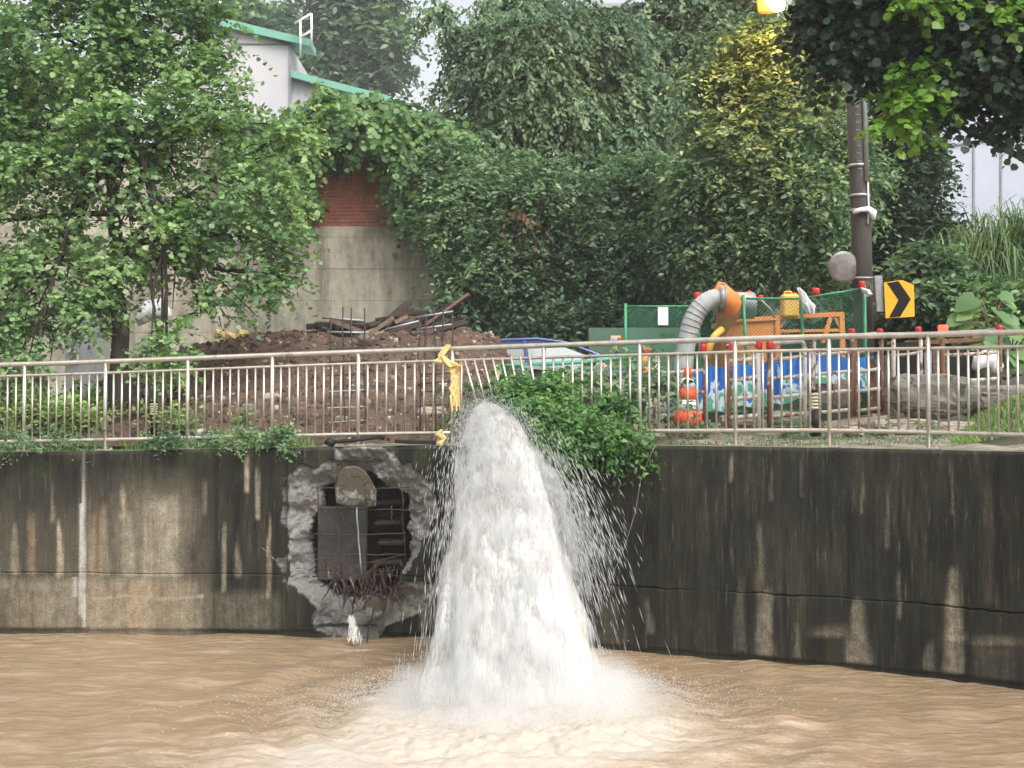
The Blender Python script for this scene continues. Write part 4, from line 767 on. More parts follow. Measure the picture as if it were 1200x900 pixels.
# bricks: courses of individual bricks
m_br = M('red_brick', (.38, .115, .07), (.24, .07, .045), 3.5, .8, 0, .5, c3=(.09, .05, .035), s3=1.6, t3=(.50, .66)); m_mort = M('mortar', (.20, .15, .12), (.10, .075, .06), 8, .9, 0, .4)
bx0, bx1 = P(345, 0, YW).x, P(455, 0, YW).x; bw, bh = .225, .072; zt_ = P(0, 168, YW).z
mb = MB(); mb.box(((bx0 + bx1) / 2, YW + .25, (zc + zt_) / 2), (bx1 - bx0, .40, zt_ - zc - .004)); mb.build('mortar_bed', m_mort, BW)
mb = MB(); mb.box((0, 0, 0), (bw - .012, .11, bh - .012), bev=.004); br = mb.build('brick', m_br, BW, world=False); first_ = True; row = 0; z = zc + bh / 2 + .002
while z < zt_ - .02:
    x = bx0 + bw / 2 - (bw / 2 if row % 2 else 0)
    while x < bx1 - .05:
        if x - bw / 2 >= bx0 - .01:
            o = br if first_ else br.copy(); 
            if not first_: COL.objects.link(o); o.parent = BW
            first_ = False; o.location = Vector((x, YW + .095 + random.uniform(-.006, .006), z)) - offs(BW)
        x += bw
    z += bh; row += 1
mb = MB(); px_ = P(461, 0, YW).x; mb.box((px_ , YW + .2, (zc + zt_) / 2), (.20, .42, zt_ - zc), bev=.01); mb.build('pilaster', m_cw, BW)
mb = MB(); pa, pb = P(468, 0, YW).x, x1; mb.box(((pa + pb) / 2, YW + .28, (zc + zt_) / 2 - .35), (pb - pa, .4, zt_ - zc - .7), bev=.01); mb.build('upper_wall', m_cw, BW)
pa, pb = x0, bx0 - .004; mb = MB(); mb.box(((pa + pb) / 2, YW + .28, (zc + zt_) / 2), (pb - pa, .4, zt_ - zc), bev=.01); mb.build('upper_wall', m_cw, BW)
# terrace and bank behind
def bank():
    xs = np.linspace(-75, 75, 160); ys = np.concatenate([np.linspace(24.5, 30, 24), [34, 40, 50, 65, 85, 120, 145]]); X, Y = np.meshgrid(xs, ys, indexing='ij'); px_ = 600 + F * X / Y
    hi = hermite(px_, [-2000, -100, 640, 820, 1000, 1200, 3000], [7.3, 7.3, 7.0, 6.0, 5.2, 4.4, 3.2]); Z = 2.3 + (hi - 2.3) * np.clip((Y - 24.45) / np.where(px_ < 640, .5, 4), 0, 1) + .25 * fbm(X * .5, Y * .5, 0, 4, 3)
    tag(link('hillside', raw_mesh('hillside', np.stack([X, Y, Z], -1), grid_faces(len(xs), len(ys)), m_asph, True)), kind='structure')
bank()

# ================================================================ BUILDINGS
m_clad = M('white_cladding', (.52, .50, .52), (.45, .44, .46), 1.2, .45, 0, .1, stretch=(1, 1, .2)); m_groof = M('green_roof_trim', (.17, .40, .31), (.13, .33, .25), 2, .45, 0, .1); m_lav = M('pale_grey_cladding', (.40, .43, .50), (.36, .39, .46), .8, .4, 0, .05); m_seam = M('dark_seam', (.25, .26, .29), None, 5, .6, 0, 0); m_dk = M('dark_roof', (.13, .13, .145), (.09, .09, .10), 2, .7, 0, .1); m_pg = M('pale_green_sheet', (.50, .62, .56), (.44, .56, .50), 2, .5, 0, .1)
Yb = 36.0
hb = thing('shed', P(310, 298, Yb), 'white clad shed with sloping green roof edges behind the left tree', 'shed')
def quadbox(pts, Y, dep, name, mat, parent):
    mb = MB(); mb.prism([P(x, y, Y) for x, y in pts], (0, dep, 0)); return mb.build(name, mat, parent)
quadbox([(200, 20), (278, 32), (341, 54), (341, 298), (200, 298)], Yb, 6, 'wall', m_clad, hb)
quadbox([(194, 8), (266, 22), (364, 46), (364, 54), (266, 32), (194, 18)], Yb - .25, 1.0, 'roof', m_groof, hb)
quadbox([(341, 88), (455, 116), (455, 298), (341, 298)], Yb + .1, 4, 'lower_wall', m_clad, hb)
quadbox([(341, 82), (366, 89), (459, 113), (459, 121), (366, 97), (341, 90)], Yb - .25, 1.0, 'lower_roof', m_groof, hb)
for l in ([(278, 50), (341, 51), (341, 52.5), (278, 51.5)], [(338, 50), (341.5, 50), (341.5, 200), (338, 200)]): quadbox(l, Yb - .04, .05, 'seam', m_seam, hb)
pf = thing('roof_ladder', P(357, 60, Yb - 1), 'thin white pipe frame standing up at the end of the green shed roof', 'ladder')
for l in ([(365, 16), (365, 55)], [(352, 24), (352, 64)], [(345, 28), (365, 16)], [(352, 44), (365, 36)]): 
    mb = MB(); mb.tube([P(*q_, Yb - .6) for q_ in l], .035, 6); mb.build('pipe', m_white, pf, True)
mb = MB(); mb.tube([P(258, 0, Yb - .3), P(258, 12, Yb - .3), P(259, 30, Yb - .3)], .05, 6); T1('vent_pipe', mb, m_white, 'white vent pipe rising beside the green roof at the top', 'pipe')
gb = thing('green_shed', P(600, 300, 33), 'pale green sheet metal shed glimpsed through the central tree', 'shed'); quadbox([(535, 140), (652, 132), (652, 300), (535, 300)], 33, 4, 'wall', m_pg, gb); quadbox([(530, 136), (657, 128), (657, 133), (530, 142)], 32.8, 4.5, 'roof', m_teal, gb)
for x in range(545, 650, 12): quadbox([(x, 141), (x + 1.2, 141), (x + 1.2, 300), (x, 300)], 32.97, .05, 'rib', m_seam, gb)
db = thing('dark_building', P(705, 298, 46), 'flat dark grey roofed building peeping over the central trees', 'building'); quadbox([(655, 10), (745, 8), (745, 298), (655, 298)], 46, 8, 'wall', m_dk, db); quadbox([(650, 5), (750, 3), (750, 8), (650, 10)], 45.6, 9, 'roof', m_grey, db)
lb = thing('warehouse', P(1150, 470, 40), 'pale lavender grey panelled warehouse behind the tall grass at right', 'warehouse')
quadbox([(1075, 112), (1700, 20), (1700, 480), (1075, 480)], 40, 10, 'wall', m_lav, lb)
xs_ = [1075, 1108, 1141, 1173, 1204, 1236, 1270, 1306, 1344]
for i in range(len(xs_) - 1):
    xa, xb = xs_[i] + .7, xs_[i + 1] - .7; ya = lambda x: 166 - (x - 1140) * .14
    quadbox([(xa, ya(xa) + 1), (xb, ya(xb) + 1), (xb, 470), (xa, 470)], 39.92, .1, 'wall_panel', m_lav, lb); quadbox([(xb, ya(xb)), (xb + 2.4, ya(xb)), (xb + 2.4, 470), (xb, 470)], 39.88, .1, 'seam', m_seam, lb)
quadbox([(1075, 174), (1344, 137), (1344, 139.4), (1075, 176.4)], 39.86, .12, 'rail_band', m_seam, lb)
ub = thing('utility_cabinet', P(100, 495, 20), 'plain grey cabinet behind the left tree with a small white framed plate', 'cabinet'); m_cab = M('grey_cabinet', (.40, .41, .41), (.32, .33, .33), 3, .6, 0, .1)
quadbox([(76, 396), (112, 362), (122, 366), (122, 495), (76, 495)], 20, .6, 'body', m_cab, ub); quadbox([(79, 412), (91, 412), (91, 422), (79, 422)], 19.97, .03, 'plate', m_grey, ub)
for l in ([(79, 411), (91, 411), (91, 413), (79, 413)], [(89.5, 413), (91, 413), (91, 422), (89.5, 422)], [(79, 421), (91, 421), (91, 422.5), (79, 422.5)]): quadbox(l, 19.94, .05, 'frame', m_white, ub)
quadbox([(113, 428), (117, 428), (117, 438), (113, 438)], 19.95, .05, 'label_plate', m_lav, ub)
lo = thing('slatted_screen', P(10, 495, 19), 'pale slatted timber screen at the far left behind the railing', 'screen')
for k in range(9): quadbox([(-60, 405 + k * 8), (24, 404 + k * 8), (24, 409 + k * 8), (-60, 410 + k * 8)], 19 + .01 * (k % 2), .03, 'slat', m_stone, lo)
for x in (-40, 20): quadbox([(x, 402), (x + 3, 402), (x + 3, 495), (x, 495)], 19.06, .05, 'post', m_wood2, lo)
bk = thing('brick_stack', P(46, 470, 17.6), 'small stack of pale bricks standing beyond the railing at left', 'bricks')
for k in range(5): quadbox([(42, 440 + k * 5), (50, 440 + k * 5), (50, 444 + k * 5), (42, 444 + k * 5)], 17.6 + .01 * (k % 2), .2, 'brick', m_wood2 if k % 2 else m_stone, bk)
tp = ribbon('white_tarp', pp([(160, 380), (168, 372), (176, 364), (186, 362), (194, 368), (199, 378)], 20.5), [.05, .12, .17, .19, .14, .05], .12, m_bag, None, 21); tag(tp, 'crumpled white tarpaulin hanging behind the left tree trunk', 'tarpaulin')
# ================================================================ CAR
def car():
    Yc = 19.2; s = F / Yc; g = HC + (490 - 500) / s - .06; L = 4.5; x0_ = XY(494, Yc); c = thing('parked_car', (x0_ + L / 2, Yc + .85, g), 'blue saloon car parked behind the earth mound, only its upper half showing', 'car')
    # side profile (x from rear, z) of lower body and of the greenhouse
    body = [(.05, .35), (.0, .55), (.05, .85), (.35, .96), (.9, 1.0), (3.0, .98), (3.6, .90), (4.2, .78), (4.45, .62), (4.5, .42), (4.4, .22), (.2, .22)]
    def loft(prof, w0, taper_z, name, mat, inset=0):
        V = []; n = len(prof)
        for k, (yy, f) in enumerate([(-1, .96), (-.93, 1), (.93, 1), (1, .96)]):
            for x, z in prof:
                hw = w0 - max(0, z - taper_z[0]) * taper_z[1]; V.append((x0_ + L / 2 + (x - L / 2) * f, Yc + .85 + yy * hw, g + z * (1 if f == 1 else .985)))
        Fs = [tuple(range(n))[::-1], tuple(range(3*n, 4*n))] + [(k*n+i, k*n+(i+1) % n, (k+1)*n+(i+1) % n, (k+1)*n+i) for k in range(3) for i in range(n)]
        mb = MB(); mb.add(V, Fs); return mb.build(name, mat, c, False)
    loft(body, .88, (.8, .25), 'body', m_blue)
    loft([(.45, .97), (.75, 1.22), (1.15, 1.36), (1.8, 1.385), (2.2, 1.33), (2.65, 1.16), (3.05, .98)], .84, (.9, .38), 'windows', m_glass)
    arc_ = [(.40, 1.0), (.72, 1.27), (1.12, 1.415), (1.8, 1.44), (2.25, 1.38), (2.72, 1.20), (3.15, .99)]
    for sy in (-1, 1):
        mb = MB(); mb.tube([(x0_ + x, Yc + .85 + sy * (.84 - max(0, z - .9) * .38 - .02), g + z) for x, z in arc_], .024, 8); mb.build('roof_rail', m_blue, c, True)
        mb = MB(); mb.tube([(x0_ + 1.65, Yc + .85 + sy * .83, g + .98), (x0_ + 1.6, Yc + .85 + sy * .67, g + 1.40)], .03, 6); mb.build('pillar', m_blue, c)
        lump('side_mirror', c, (x0_ + 2.6, Yc + .85 + sy * .98, g + 1.06), (.11, .10, .075), m_blue if sy > 0 else m_black, 3, 12, .1, smooth=True)
        for wx in (.85, 3.6):
            wt = MB(); wt.lathe((x0_ + wx, Yc + .85 + sy * .78, g + .32), [(.24, -.1), (.32, -.08), (.32, .08), (.24, .1)], 20, rot=Matrix.Rotation(R(90), 3, 'X')); wl = wt.build('wheel', m_black, c, True)
            wt = MB(); wt.lathe((x0_ + wx, Yc + .85 + sy * .80, g + .32), [(.05, -.1), (.22, -.09), (.22, .09), (.05, .1)], 12, rot=Matrix.Rotation(R(90), 3, 'X')); rim_ = wt.build('rim', m_galv, None, True, world=False); rim_.data.transform(Matrix.Translation(-offs(wl))); rim_.parent = wl
    mb = MB(); mb.prism([(x0_ + .95, Yc + .3, g + 1.37), (x0_ + 2.05, Yc + .3, g + 1.37), (x0_ + 1.9, Yc + .3, g + 1.43), (x0_ + 1.1, Yc + .3, g + 1.43)], (0, 1.1, 0)); mb.build('roof', m_blue, c)
car()
# ================================================================ WORKS AREA ON THE RIGHT
def fence_panel(pxa, pya, pxb, pyb, pyl, Y, label, lean=(0, 0), posts_=(1, 1), cell=.05):
    f = thing('mesh_fence', P((pxa + pxb) / 2, pyl, Y), label, 'mesh fence'); a, bq = P(pxa, pya, Y), P(pxb, pyb, Y); la, lb_ = P(pxa + lean[0], pyl, Y), P(pxb + lean[1], pyl, Y)
    if posts_[0]: mb = MB(); mb.tube([la, a + (a - la) * .03], .024, 8); mb.build('post', m_green, f, True)
    if posts_[1]: mb = MB(); mb.tube([lb_, bq + (bq - lb_) * .03], .024, 8); mb.build('post', m_green, f, True)
    for t_ in (0.0, 1.0): mb = MB(); mb.tube([a.lerp(la, t_ * .96), bq.lerp(lb_, t_ * .96)], .016, 6); mb.build('rail', m_green, f, True)
    mb = MB(); W = (bq - a).length; H = (a - la).length * .96; ux = (bq - a) / W; n = int((W + H) / cell)
    for i in range(n):
        for sgn in (0, 1):
            s_ = i * cell; p0 = (s_, 0) if s_ < W else (W, s_ - W); p1 = (0, s_) if s_ < H else (s_ - H, H)
            if sgn: p0, p1 = (W - p0[0], p0[1]), (W - p1[0], p1[1])
            q = []
            for (u_, v_) in (p0, p1):
                t_ = u_ / W; h_ = v_ / H; q.append((a.lerp(bq, t_)).lerp(la.lerp(lb_, t_), h_ * .96) + Vector((0, .004 * (1 if sgn else -1), 0)))
            mb.tube(q, .0032, 3, cap=False)
    mb.build('wire_mesh', m_wire, f); return f
fence_panel(733, 359, 812, 359, 470, 19.5, 'green mesh fence panel carrying a white sheet of paper')
fence_panel(817, 352, 871, 350, 488, 17.0, 'green mesh fence panel next to the grey hose', (6, 8))
fence_panel(874, 350, 936, 350, 488, 17.02, 'green mesh fence panel in front of the yellow jerrycan', (8, 8), (0, 0))
fence_panel(939, 350, 1013, 338, 488, 17.04, 'tall green mesh fence panel beside the utility pole', (5, 2))
nb = quadbox([(771, 360), (783, 360), (783, 381), (771, 381)], 19.46, .01, 'notice_sheet', m_white, None); tag(nb, 'white paper notice fixed to the green mesh fence', 'notice')
# pale lines of small print, illegible at this size
# blower hose
def hose():
    h_ = thing('air_hose', P(806, 470, 16.9), 'fat pale grey corrugated hose rising from the ground to the orange pump', 'hose'); Yh = 16.9
    path = [(800, 488), (800, 450), (802, 418), (806, 395), (812, 375), (821, 360), (834, 351), (848, 349)]; pts = []
    xs_ = hermite(np.linspace(0, 7, 60), range(8), [p[0] for p in path]); ys_ = hermite(np.linspace(0, 7, 60), range(8), [p[1] for p in path]); 
    mb = MB(); mb.tube([P(x, y, Yh) for x, y in zip(xs_, ys_)], [.128 + (.006 if i % 2 else 0) for i in range(60)], 16); mb.build('hose', m_bag if False else M('grey_hose', (.46, .47, .46), (.32, .33, .32), 5, .55, 0, .2, c3=(.12, .12, .11), s3=6, t3=(.60, .64)), h_, True)
    for k in range(7):
        i = 24 + k * 3; mb = MB(); a, bq = P(xs_[i], ys_[i], Yh), P(xs_[i + 1], ys_[i + 1], Yh); mb.tube([a, a.lerp(bq, .6)], .138, 16); mb.build('dark_band', m_grey, h_, True)
    mb = MB(); mb.tube([P(842, 349, Yh), P(849, 349, Yh)], .165, 16); mb.build('end_ring', m_grey, h_, True)
hose()
pu = thing('pump', P(860, 430, 17.6), 'orange pump with a curved orange inlet elbow at the end of the grey hose', 'pump'); Yp = 17.0
mb = MB(); mb.tube([P(x, y, Yp + d) for x, y, d in ((838, 343, 0), (846, 347, .0), (856, 355, .1), (854, 367, .15), (847, 380, .3), (842, 396, .5), (839, 430, .55))], [.15, .165, .18, .16, .11, .08, .07], 16); mb.build('elbow', m_orange, pu, True)
mb = MB(); mb.tube([P(836, 344, Yp), P(845, 348, Yp)], .19, 16); mb.build('flange', m_orange, pu, True)
mb = MB(); mb.lathe(P(868, 358, Yp + .3), [(.16, -.2), (.19, -.18), (.19, .18), (.16, .2)], 14, rot=Matrix.Rotation(R(90), 3, 'Y')); mb.build('motor', m_grey, pu, True)
for k in range(6): 
    mb = MB(); a_ = k * math.pi / 3; mb.lathe(P(845, 348, Yp - .02) + Vector((0, .2 * math.cos(a_), .2 * math.sin(a_))), [(.014, -.03), (.014, .03)], 6, rot=Matrix.Rotation(R(90), 3, 'Y')); mb.build('bolt', m_grey, pu)
mb = MB(); mb.tube([P(829, 420, 16.8), P(832, 404, 16.8), P(838, 393, 16.8), P(846, 386, 16.9)], .05, 8); mb.build('bracket', m_yellow, pu, True)
gn = thing('generator_box', P(880, 470, 17.8), 'orange steel machine box with an open frame at its right end', 'machine box'); Yg_ = 17.7
quadbox([(852, 377), (908, 374), (908, 432), (852, 434)], Yg_, 1.1, 'housing', m_orange, gn); quadbox([(849, 373), (911, 370), (911, 375), (849, 378)], Yg_ - .04, 1.2, 'lid', m_orange, gn)
quadbox([(839, 398), (851, 396), (851, 434), (839, 434)], Yg_ + .1, .7, 'side_tank', m_orange, gn)
def beam(pts, Y, r_, mat, parent, name='frame_bar'):
    mb = MB(); mb.tube([P(x, y, Y) for x, y in pts], r_, 4); return mb.build(name, mat, parent)
for l, r_ in (([(908, 372), (988, 368)], .045), ([(912, 388), (984, 387)], .03), ([(986, 368), (988, 440)], .05), ([(911, 372), (911, 440)], .05), ([(964, 402), (973, 372)], .04), ([(978, 371), (984, 384)], .02), ([(915, 384), (920, 374)], .02)): beam(l, Yg_, r_, m_orange, gn)
for l in ([(986, 368), (986, 440)],): mb = MB(); mb.tube([P(986, 372, 18.7), P(986, 440, 18.7)], .04, 4); mb.build('frame_bar', m_orange, gn)
quadbox([(914, 392), (984, 391), (984, 440), (914, 440)], Yg_ + .5, .5, 'dark_interior', m_black, gn)  # black block fills the dark interior of the open frame
jc = thing('jerrycan', P(927, 373, 17.6), 'yellow plastic jerrycan standing on the orange machine box', 'jerrycan'); a, bq = P(917, 372, 17.6), P(937, 344, 17.6)
mb = MB(); mb.box(((a.x + bq.x) / 2, 17.7, (a.z + bq.z) / 2), (bq.x - a.x, .2, bq.z - a.z), bev=.03); mb.build('body', m_yellow, jc); mb = MB(); mb.tube([(a.x + .04, 17.7, bq.z - .01), (a.x + .06, 17.7, bq.z + .035), (bq.x - .1, 17.7, bq.z + .035), (bq.x - .08, 17.7, bq.z - .01)], .014, 6); mb.build('handle', m_yellow, jc, True)
mb = MB(); mb.lathe((bq.x - .05, 17.7, bq.z - .01), [(.03, 0), (.03, .03), (.02, .035)], 10); mb.build('cap', m_red, jc, True)
gbx = quadbox([(910, 362), (916, 362), (916, 374), (910, 374)], 17.75, .2, 'grey_box', m_galv, None); tag(gbx, 'small grey box squeezed left of the yellow jerrycan', 'box')
mb = MB(); mb.tube([P(x, y, 17.3) for x, y in ((868, 352), (880, 349), (892, 352), (902, 362), (908, 372))], .018, 6); T1('cable', mb, m_grey, 'grey cable looping over the orange machine box', 'cable')
def bag(pts, wd, Y, label, seed):
    r = np.random.default_rng(seed); ps = [P(x, y, Y) for x, y in pts]; n = 26; m_ = 22; V = []
    for i in range(m_):
        t = i / (m_ - 1) * (len(ps) - 1); k = min(int(t), len(ps) - 2); c = ps[k].lerp(ps[k+1], t - k); w_ = (wd[k] + (wd[k+1] - wd[k]) * (t - k)) if hasattr(wd, '__len__') else wd
        for j in range(n):
            a = 2 * math.pi * j / n; f = 1 + .45 * float(fbm(math.cos(a) * 2.2 + seed, math.sin(a) * 2.2, i * .16, 3, 5)) + .22 * math.sin(a * 7 + i * .5 + seed) * (.3 + abs(i / m_ - .5)); V.append(c + Vector((math.cos(a) * w_ * f, math.sin(a) * w_ * .7 * f, 0)))
    mb = MB(); mb.add(V, [(i*n+j, i*n+(j+1) % n, (i+1)*n+(j+1) % n, (i+1)*n+j) for i in range(m_-1) for j in range(n)] + [tuple(range(n))[::-1], tuple((m_-1)*n+j for j in range(n))]); return tag(mb.build('plastic_bag', m_bag), label, 'plastic bag')
bag([(936, 337), (940, 343), (943, 350), (947, 358), (951, 368)], [.02, .045, .06, .085, .04], 16.9, 'grey white plastic bag hanging on the fence post right of the jerrycan', 51)
bag([(1009, 337), (1014, 340), (1018, 345), (1015, 348)], [.02, .05, .06, .02], 16.9, 'white plastic bag tied round the top of the last green fence post', 52)
m_lamp = emis('lit_red_lens', (1, .06, .03), 2.2); m_redl = M('red_lens', (.66, .025, .035), (.45, .015, .02), 8, .2, 0, 0)
def wlamp(px_, py_, Y, label, lit=False, r_=.05):
    t_ = thing('warning_lamp', P(px_, py_ + 8, Y), label, 'warning lamp'); c = P(px_, py_ + 4, Y)
    mb = MB(); mb.lathe(c, [(r_ * .9, -.03), (r_, -.02), (r_, .045), (r_ * .92, .06), (r_ * .5, .066)], 12); mb.build('lens', m_lamp if lit else m_redl, t_, True)
    mb = MB(); mb.lathe(c, [(r_ * .75, -.07), (r_ * .85, -.03), (r_ * .8, -.028)], 12); mb.build('base', m_black, t_, True); return t_
for px_, py_, Y, lb_, lit in [(817, 344, 16.95, 'red warning lamp on top of the green post beside the grey hose', 0), (824, 405, 15.4, 'red warning lamp on the barrier post above the striped cone', 0), (857, 404, 15.3, 'red warning lamp on the barrier just left of the blue banner', 0), (889, 402, 15.3, 'left one of the two red warning lamps side by side over the banner', 0), (902, 402, 15.3, 'right one of the two red warning lamps side by side over the banner', 0),
        (878, 342, 18.4, 'small red lamp behind the fence between the hose and jerrycan, the higher one', 0), (891, 347, 18.3, 'small red lamp just above the orange box lid, left of the jerrycan', 0), (956, 339, 17.4, 'large red lamp showing above the fence behind the hanging plastic bag', 0), (1010, 331, 16.95, 'red warning lamp on top of the last green post beside the pole', 0),
        (998, 387, 15.8, 'red warning lamp on the barrier below the open orange frame', 0), (1031, 387, 15.8, 'red warning lamp on the barrier below the chevron sign', 0), (1076, 385, 15.8, 'red warning lamp on the white barrier right of the chevron sign', 0), (1105, 383, 15.5, 'glowing red warning lamp above the big boulder', 1), (1171, 383, 15.6, 'dark red lamp on the rusty post at far right', 0), (757, 409, 16.0, 'red warning lamp on the orange post left of the cone', 0)]:
    wlamp(px_, py_, Y, lb_, bool(lit), .060 if px_ in (956, 1105, 757) else .044)
m_peel = M('peeling_white_paint', (.58, .54, .49), (.42, .38, .33), 10, .7, .1, .4, c3=(.17, .07, .035), s3=7, t3=(.53, .57)); m_peel2 = M('rusty_brown_post', (.24, .12, .07), (.12, .055, .03), 10, .85, .1, .5, c3=(.50, .46, .42), s3=9, t3=(.60, .64))
def barrier(xa, xb, yt, yb, Y, label, nb=4, ml=m_peel, mr=m_peel, thick=.03, tilt=0):
    t_ = thing('pipe_barrier', P((xa + xb) / 2, yb, Y), label, 'barrier'); c_ = 5
    def tp_(x, y): return P(x + tilt * (yb - y) / 90, y, Y)
    mb = MB(); mb.tube([tp_(xa, yb), tp_(xa, (yt+yb)/2), tp_(xa, yt + c_)], thick, 7); mb.build('post', ml, t_, True)
    mb = MB(); mb.tube([tp_(xb, yb), tp_(xb, (yt+yb)/2), tp_(xb, yt + c_)], thick * .8, 7); mb.build('post', mr, t_, True)
    mb = MB(); mb.tube([tp_(xa, yt + c_), tp_(xa + 1.5, yt + 1.5), tp_(xa + c_, yt), tp_(xb - c_, yt - 2), tp_(xb - 1.5, yt - .5), tp_(xb, yt + c_)], thick * .75, 7); mb.build('top_bar', m_peel, t_, True)
    for k in range(nb):
        y = yt + (yb - yt) * (k + .8) / (nb + .6); mb = MB(); mb.tube([tp_(xa, y + 2), tp_((xa+xb)/2, y + .4), tp_(xb, y - 2)], thick * .7, 6); mb.build('cross_bar', m_peel, t_, True)
barrier(768, 826, 416, 506, 15.6, 'white pipe barrier with a heavy rusty right post behind the striped cone', 3, m_peel, m_peel2, .036)
barrier(853, 889, 404, 506, 15.3, 'pipe barrier with a thick peeling rusty left post before the blue banner', 4, m_peel2, m_peel, .042, -1)
barrier(902, 943, 402, 504, 15.4, 'pipe barrier with a rusty left post between banner and black bollard', 4, m_peel2, m_peel, .036)
barrier(951, 997, 396, 500, 15.7, 'white pipe barrier leaning behind the black bollard light', 4, m_peel, m_peel2, .034, 2)
barrier(1001, 1033, 393, 498, 15.8, 'peeling pipe barrier with rusty posts left of the dark gap', 4, m_peel2, m_peel2, .036)
barrier(1047, 1079, 393, 492, 15.9, 'white framed pipe barrier standing before the dark gap', 3, m_peel, m_peel, .030)
barrier(1104, 1172, 390, 470, 15.6, 'low wide pipe barrier behind the big boulder', 2, m_peel2, m_peel2, .034)
for (xa, ya, xb, yb, Y, r_, m_, lb_) in [(940, 502, 1046, 484, 15.3, .045, m_peel2, 'long rusty beam lying along the foot of the barriers'), (965, 498, 1040, 490, 15.0, .05, m_stone, 'pale kerb stone lying beside the rusty beam'), (1060, 402, 1150, 398, 16.3, .04, m_peel2, 'long brown rail running behind the dark gap at the right'), (780, 508, 850, 507, 14.9, .035, m_rust, 'rusty bar lying on the ground beneath the striped cone'), (1020, 420, 1023, 490, 15.9, .06, m_peel2, 'thick rusty steel post between two barriers under the chevron sign')]:
    mb = MB(); mb.tube([P(xa, ya, Y), P(xb, yb, Y)], r_, 4); T1('steel_beam', mb, m_, lb_, 'beam', False)
# blue banner
m_ban, nt, b = newmat('blue_banner_print'); pn = nt.nodes.new('ShaderNodeNewGeometry').outputs['Position']; sp_ = nt.nodes.new('ShaderNodeSeparateXYZ'); nt.links.new(pn, sp_.inputs[0])
vA = noise_n(nt, 5.5, (1, 1, .8), 3, .5); vB = noise_n(nt, 3.2, (1, 1, .4), 4, .6, off=(5, 1, 3)); c = ramp2(nt, vB, .35, (.015, .12, .50), .7, (.03, .24, .66))
zrel = math_n(nt, 'SUBTRACT', attr_n(nt, 'bv'), math_n(nt, 'MULTIPLY', math_n(nt, 'SUBTRACT', vA, .5), 2.8)); wm = ramp2(nt, zrel, .43, (1, 1, 1), .47, (0, 0, 0)); c = mixc(nt, wm, c, (.62, .74, .82)); gm = ramp2(nt, math_n(nt, 'SUBTRACT', zrel, .0), .12, (1, 1, 1), .18, (0, 0, 0)); c = mixc(nt, gm, c, (.10, .42, .27))
nt.links.new(c, b.inputs['Base Color']); b.inputs['Roughness'].default_value = .45
def banner(x0, x1, ytl, ytr, ybl, ybr, Y, label, seed):
    mb = MB(); nxb, nyb = 40, 12; V = []; at = []
    for side in (0, 1):
        for i in range(nxb):
            for j in range(nyb):
                u_, v_ = i / (nxb - 1), j / (nyb - 1); x = x0 + (x1 - x0) * u_; yt_ = ytl + (ytr - ytl) * u_ + 1.5 * math.sin(u_ * 9 + seed); yb_ = ybl + (ybr - ybl) * u_ + 2 * math.sin(u_ * 7 + seed)
                p = P(x, yt_ + (yb_ - yt_) * v_, Y); p.y += .03 * math.sin(u_ * 21 + seed + v_) * (1 - .3 * v_) + side * .004; V.append(tuple(p)); at.append(1 - v_)
    g_ = grid_faces(nxb, nyb); Fq = np.concatenate([g_, g_[:, ::-1] + nxb * nyb]); me = raw_mesh('banner', V, Fq, m_ban, True); fattr(me, 'bv', at); tag(link('banner', me), label, 'banner')
banner(812, 856, 431, 429, 484, 482, 16.2, 'blue printed banner section behind the rusty post right of the cone', 1)
banner(857, 902, 428, 425, 478, 476, 16.25, 'blue printed banner section under the pair of red lamps', 3)
banner(903, 943, 424, 421, 474, 468, 16.3, 'blue printed banner section left of the black bollard light', 5)
banner(946, 1024, 417, 419, 447, 460, 16.4, 'brightest blue banner section right of the black bollard light', 8)
quadbox([(944, 448), (1010, 446), (1010, 470), (944, 474)], 16.45, .05, 'sheet', m_rock, None); tag(bpy.data.objects['sheet'], 'grey board standing behind the bright blue banner section', 'board')
wp_ = lump('white_sack', None, P(990, 462, 16.1), (.15, .1, .20), m_stone, 44, 12, .3); tag(wp_, 'pale sack slumped under the bright blue banner section', 'sack')
# bollard lights
def bollard(px_, yt, yb, Y, r_, label):
    t_ = thing('bollard_light', P(px_, yb, Y), label, 'bollard light'); a, bq = P(px_, yb, Y), P(px_, yt, Y); H = bq.z - a.z
    mb = MB(); mb.lathe(a, [(r_ * .95, -.1), (r_ * .95, H * .48), (r_ * .8, H * .49)], 16); mb.build('post', m_black, t_, True)
    for k in range(5):
        z_ = H * (.52 + .085 * k); mb = MB(); mb.lathe(a + Vector((0, 0, z_)), [(r_ * .72, 0), (r_ * 1.05, .0), (r_ * .95, H * .05), (r_ * .72, H * .06)], 16); mb.build('louver', m_cream, t_, True)
    mb = MB(); mb.lathe(a, [(r_ * 1.05, H * .945), (r_ * 1.08, H * .97), (r_ * .9, H * 1.0), (r_ * .3, H * 1.01)], 16); mb.build('cap', m_black, t_, True)
bollard(955, 457, 503, 14.6, .075, 'black bollard light with cream louvers behind the railing at right')
bollard(180, 470, 503, 15.0, .048, 'small black bollard light with cream louvers beside the left tree trunk')
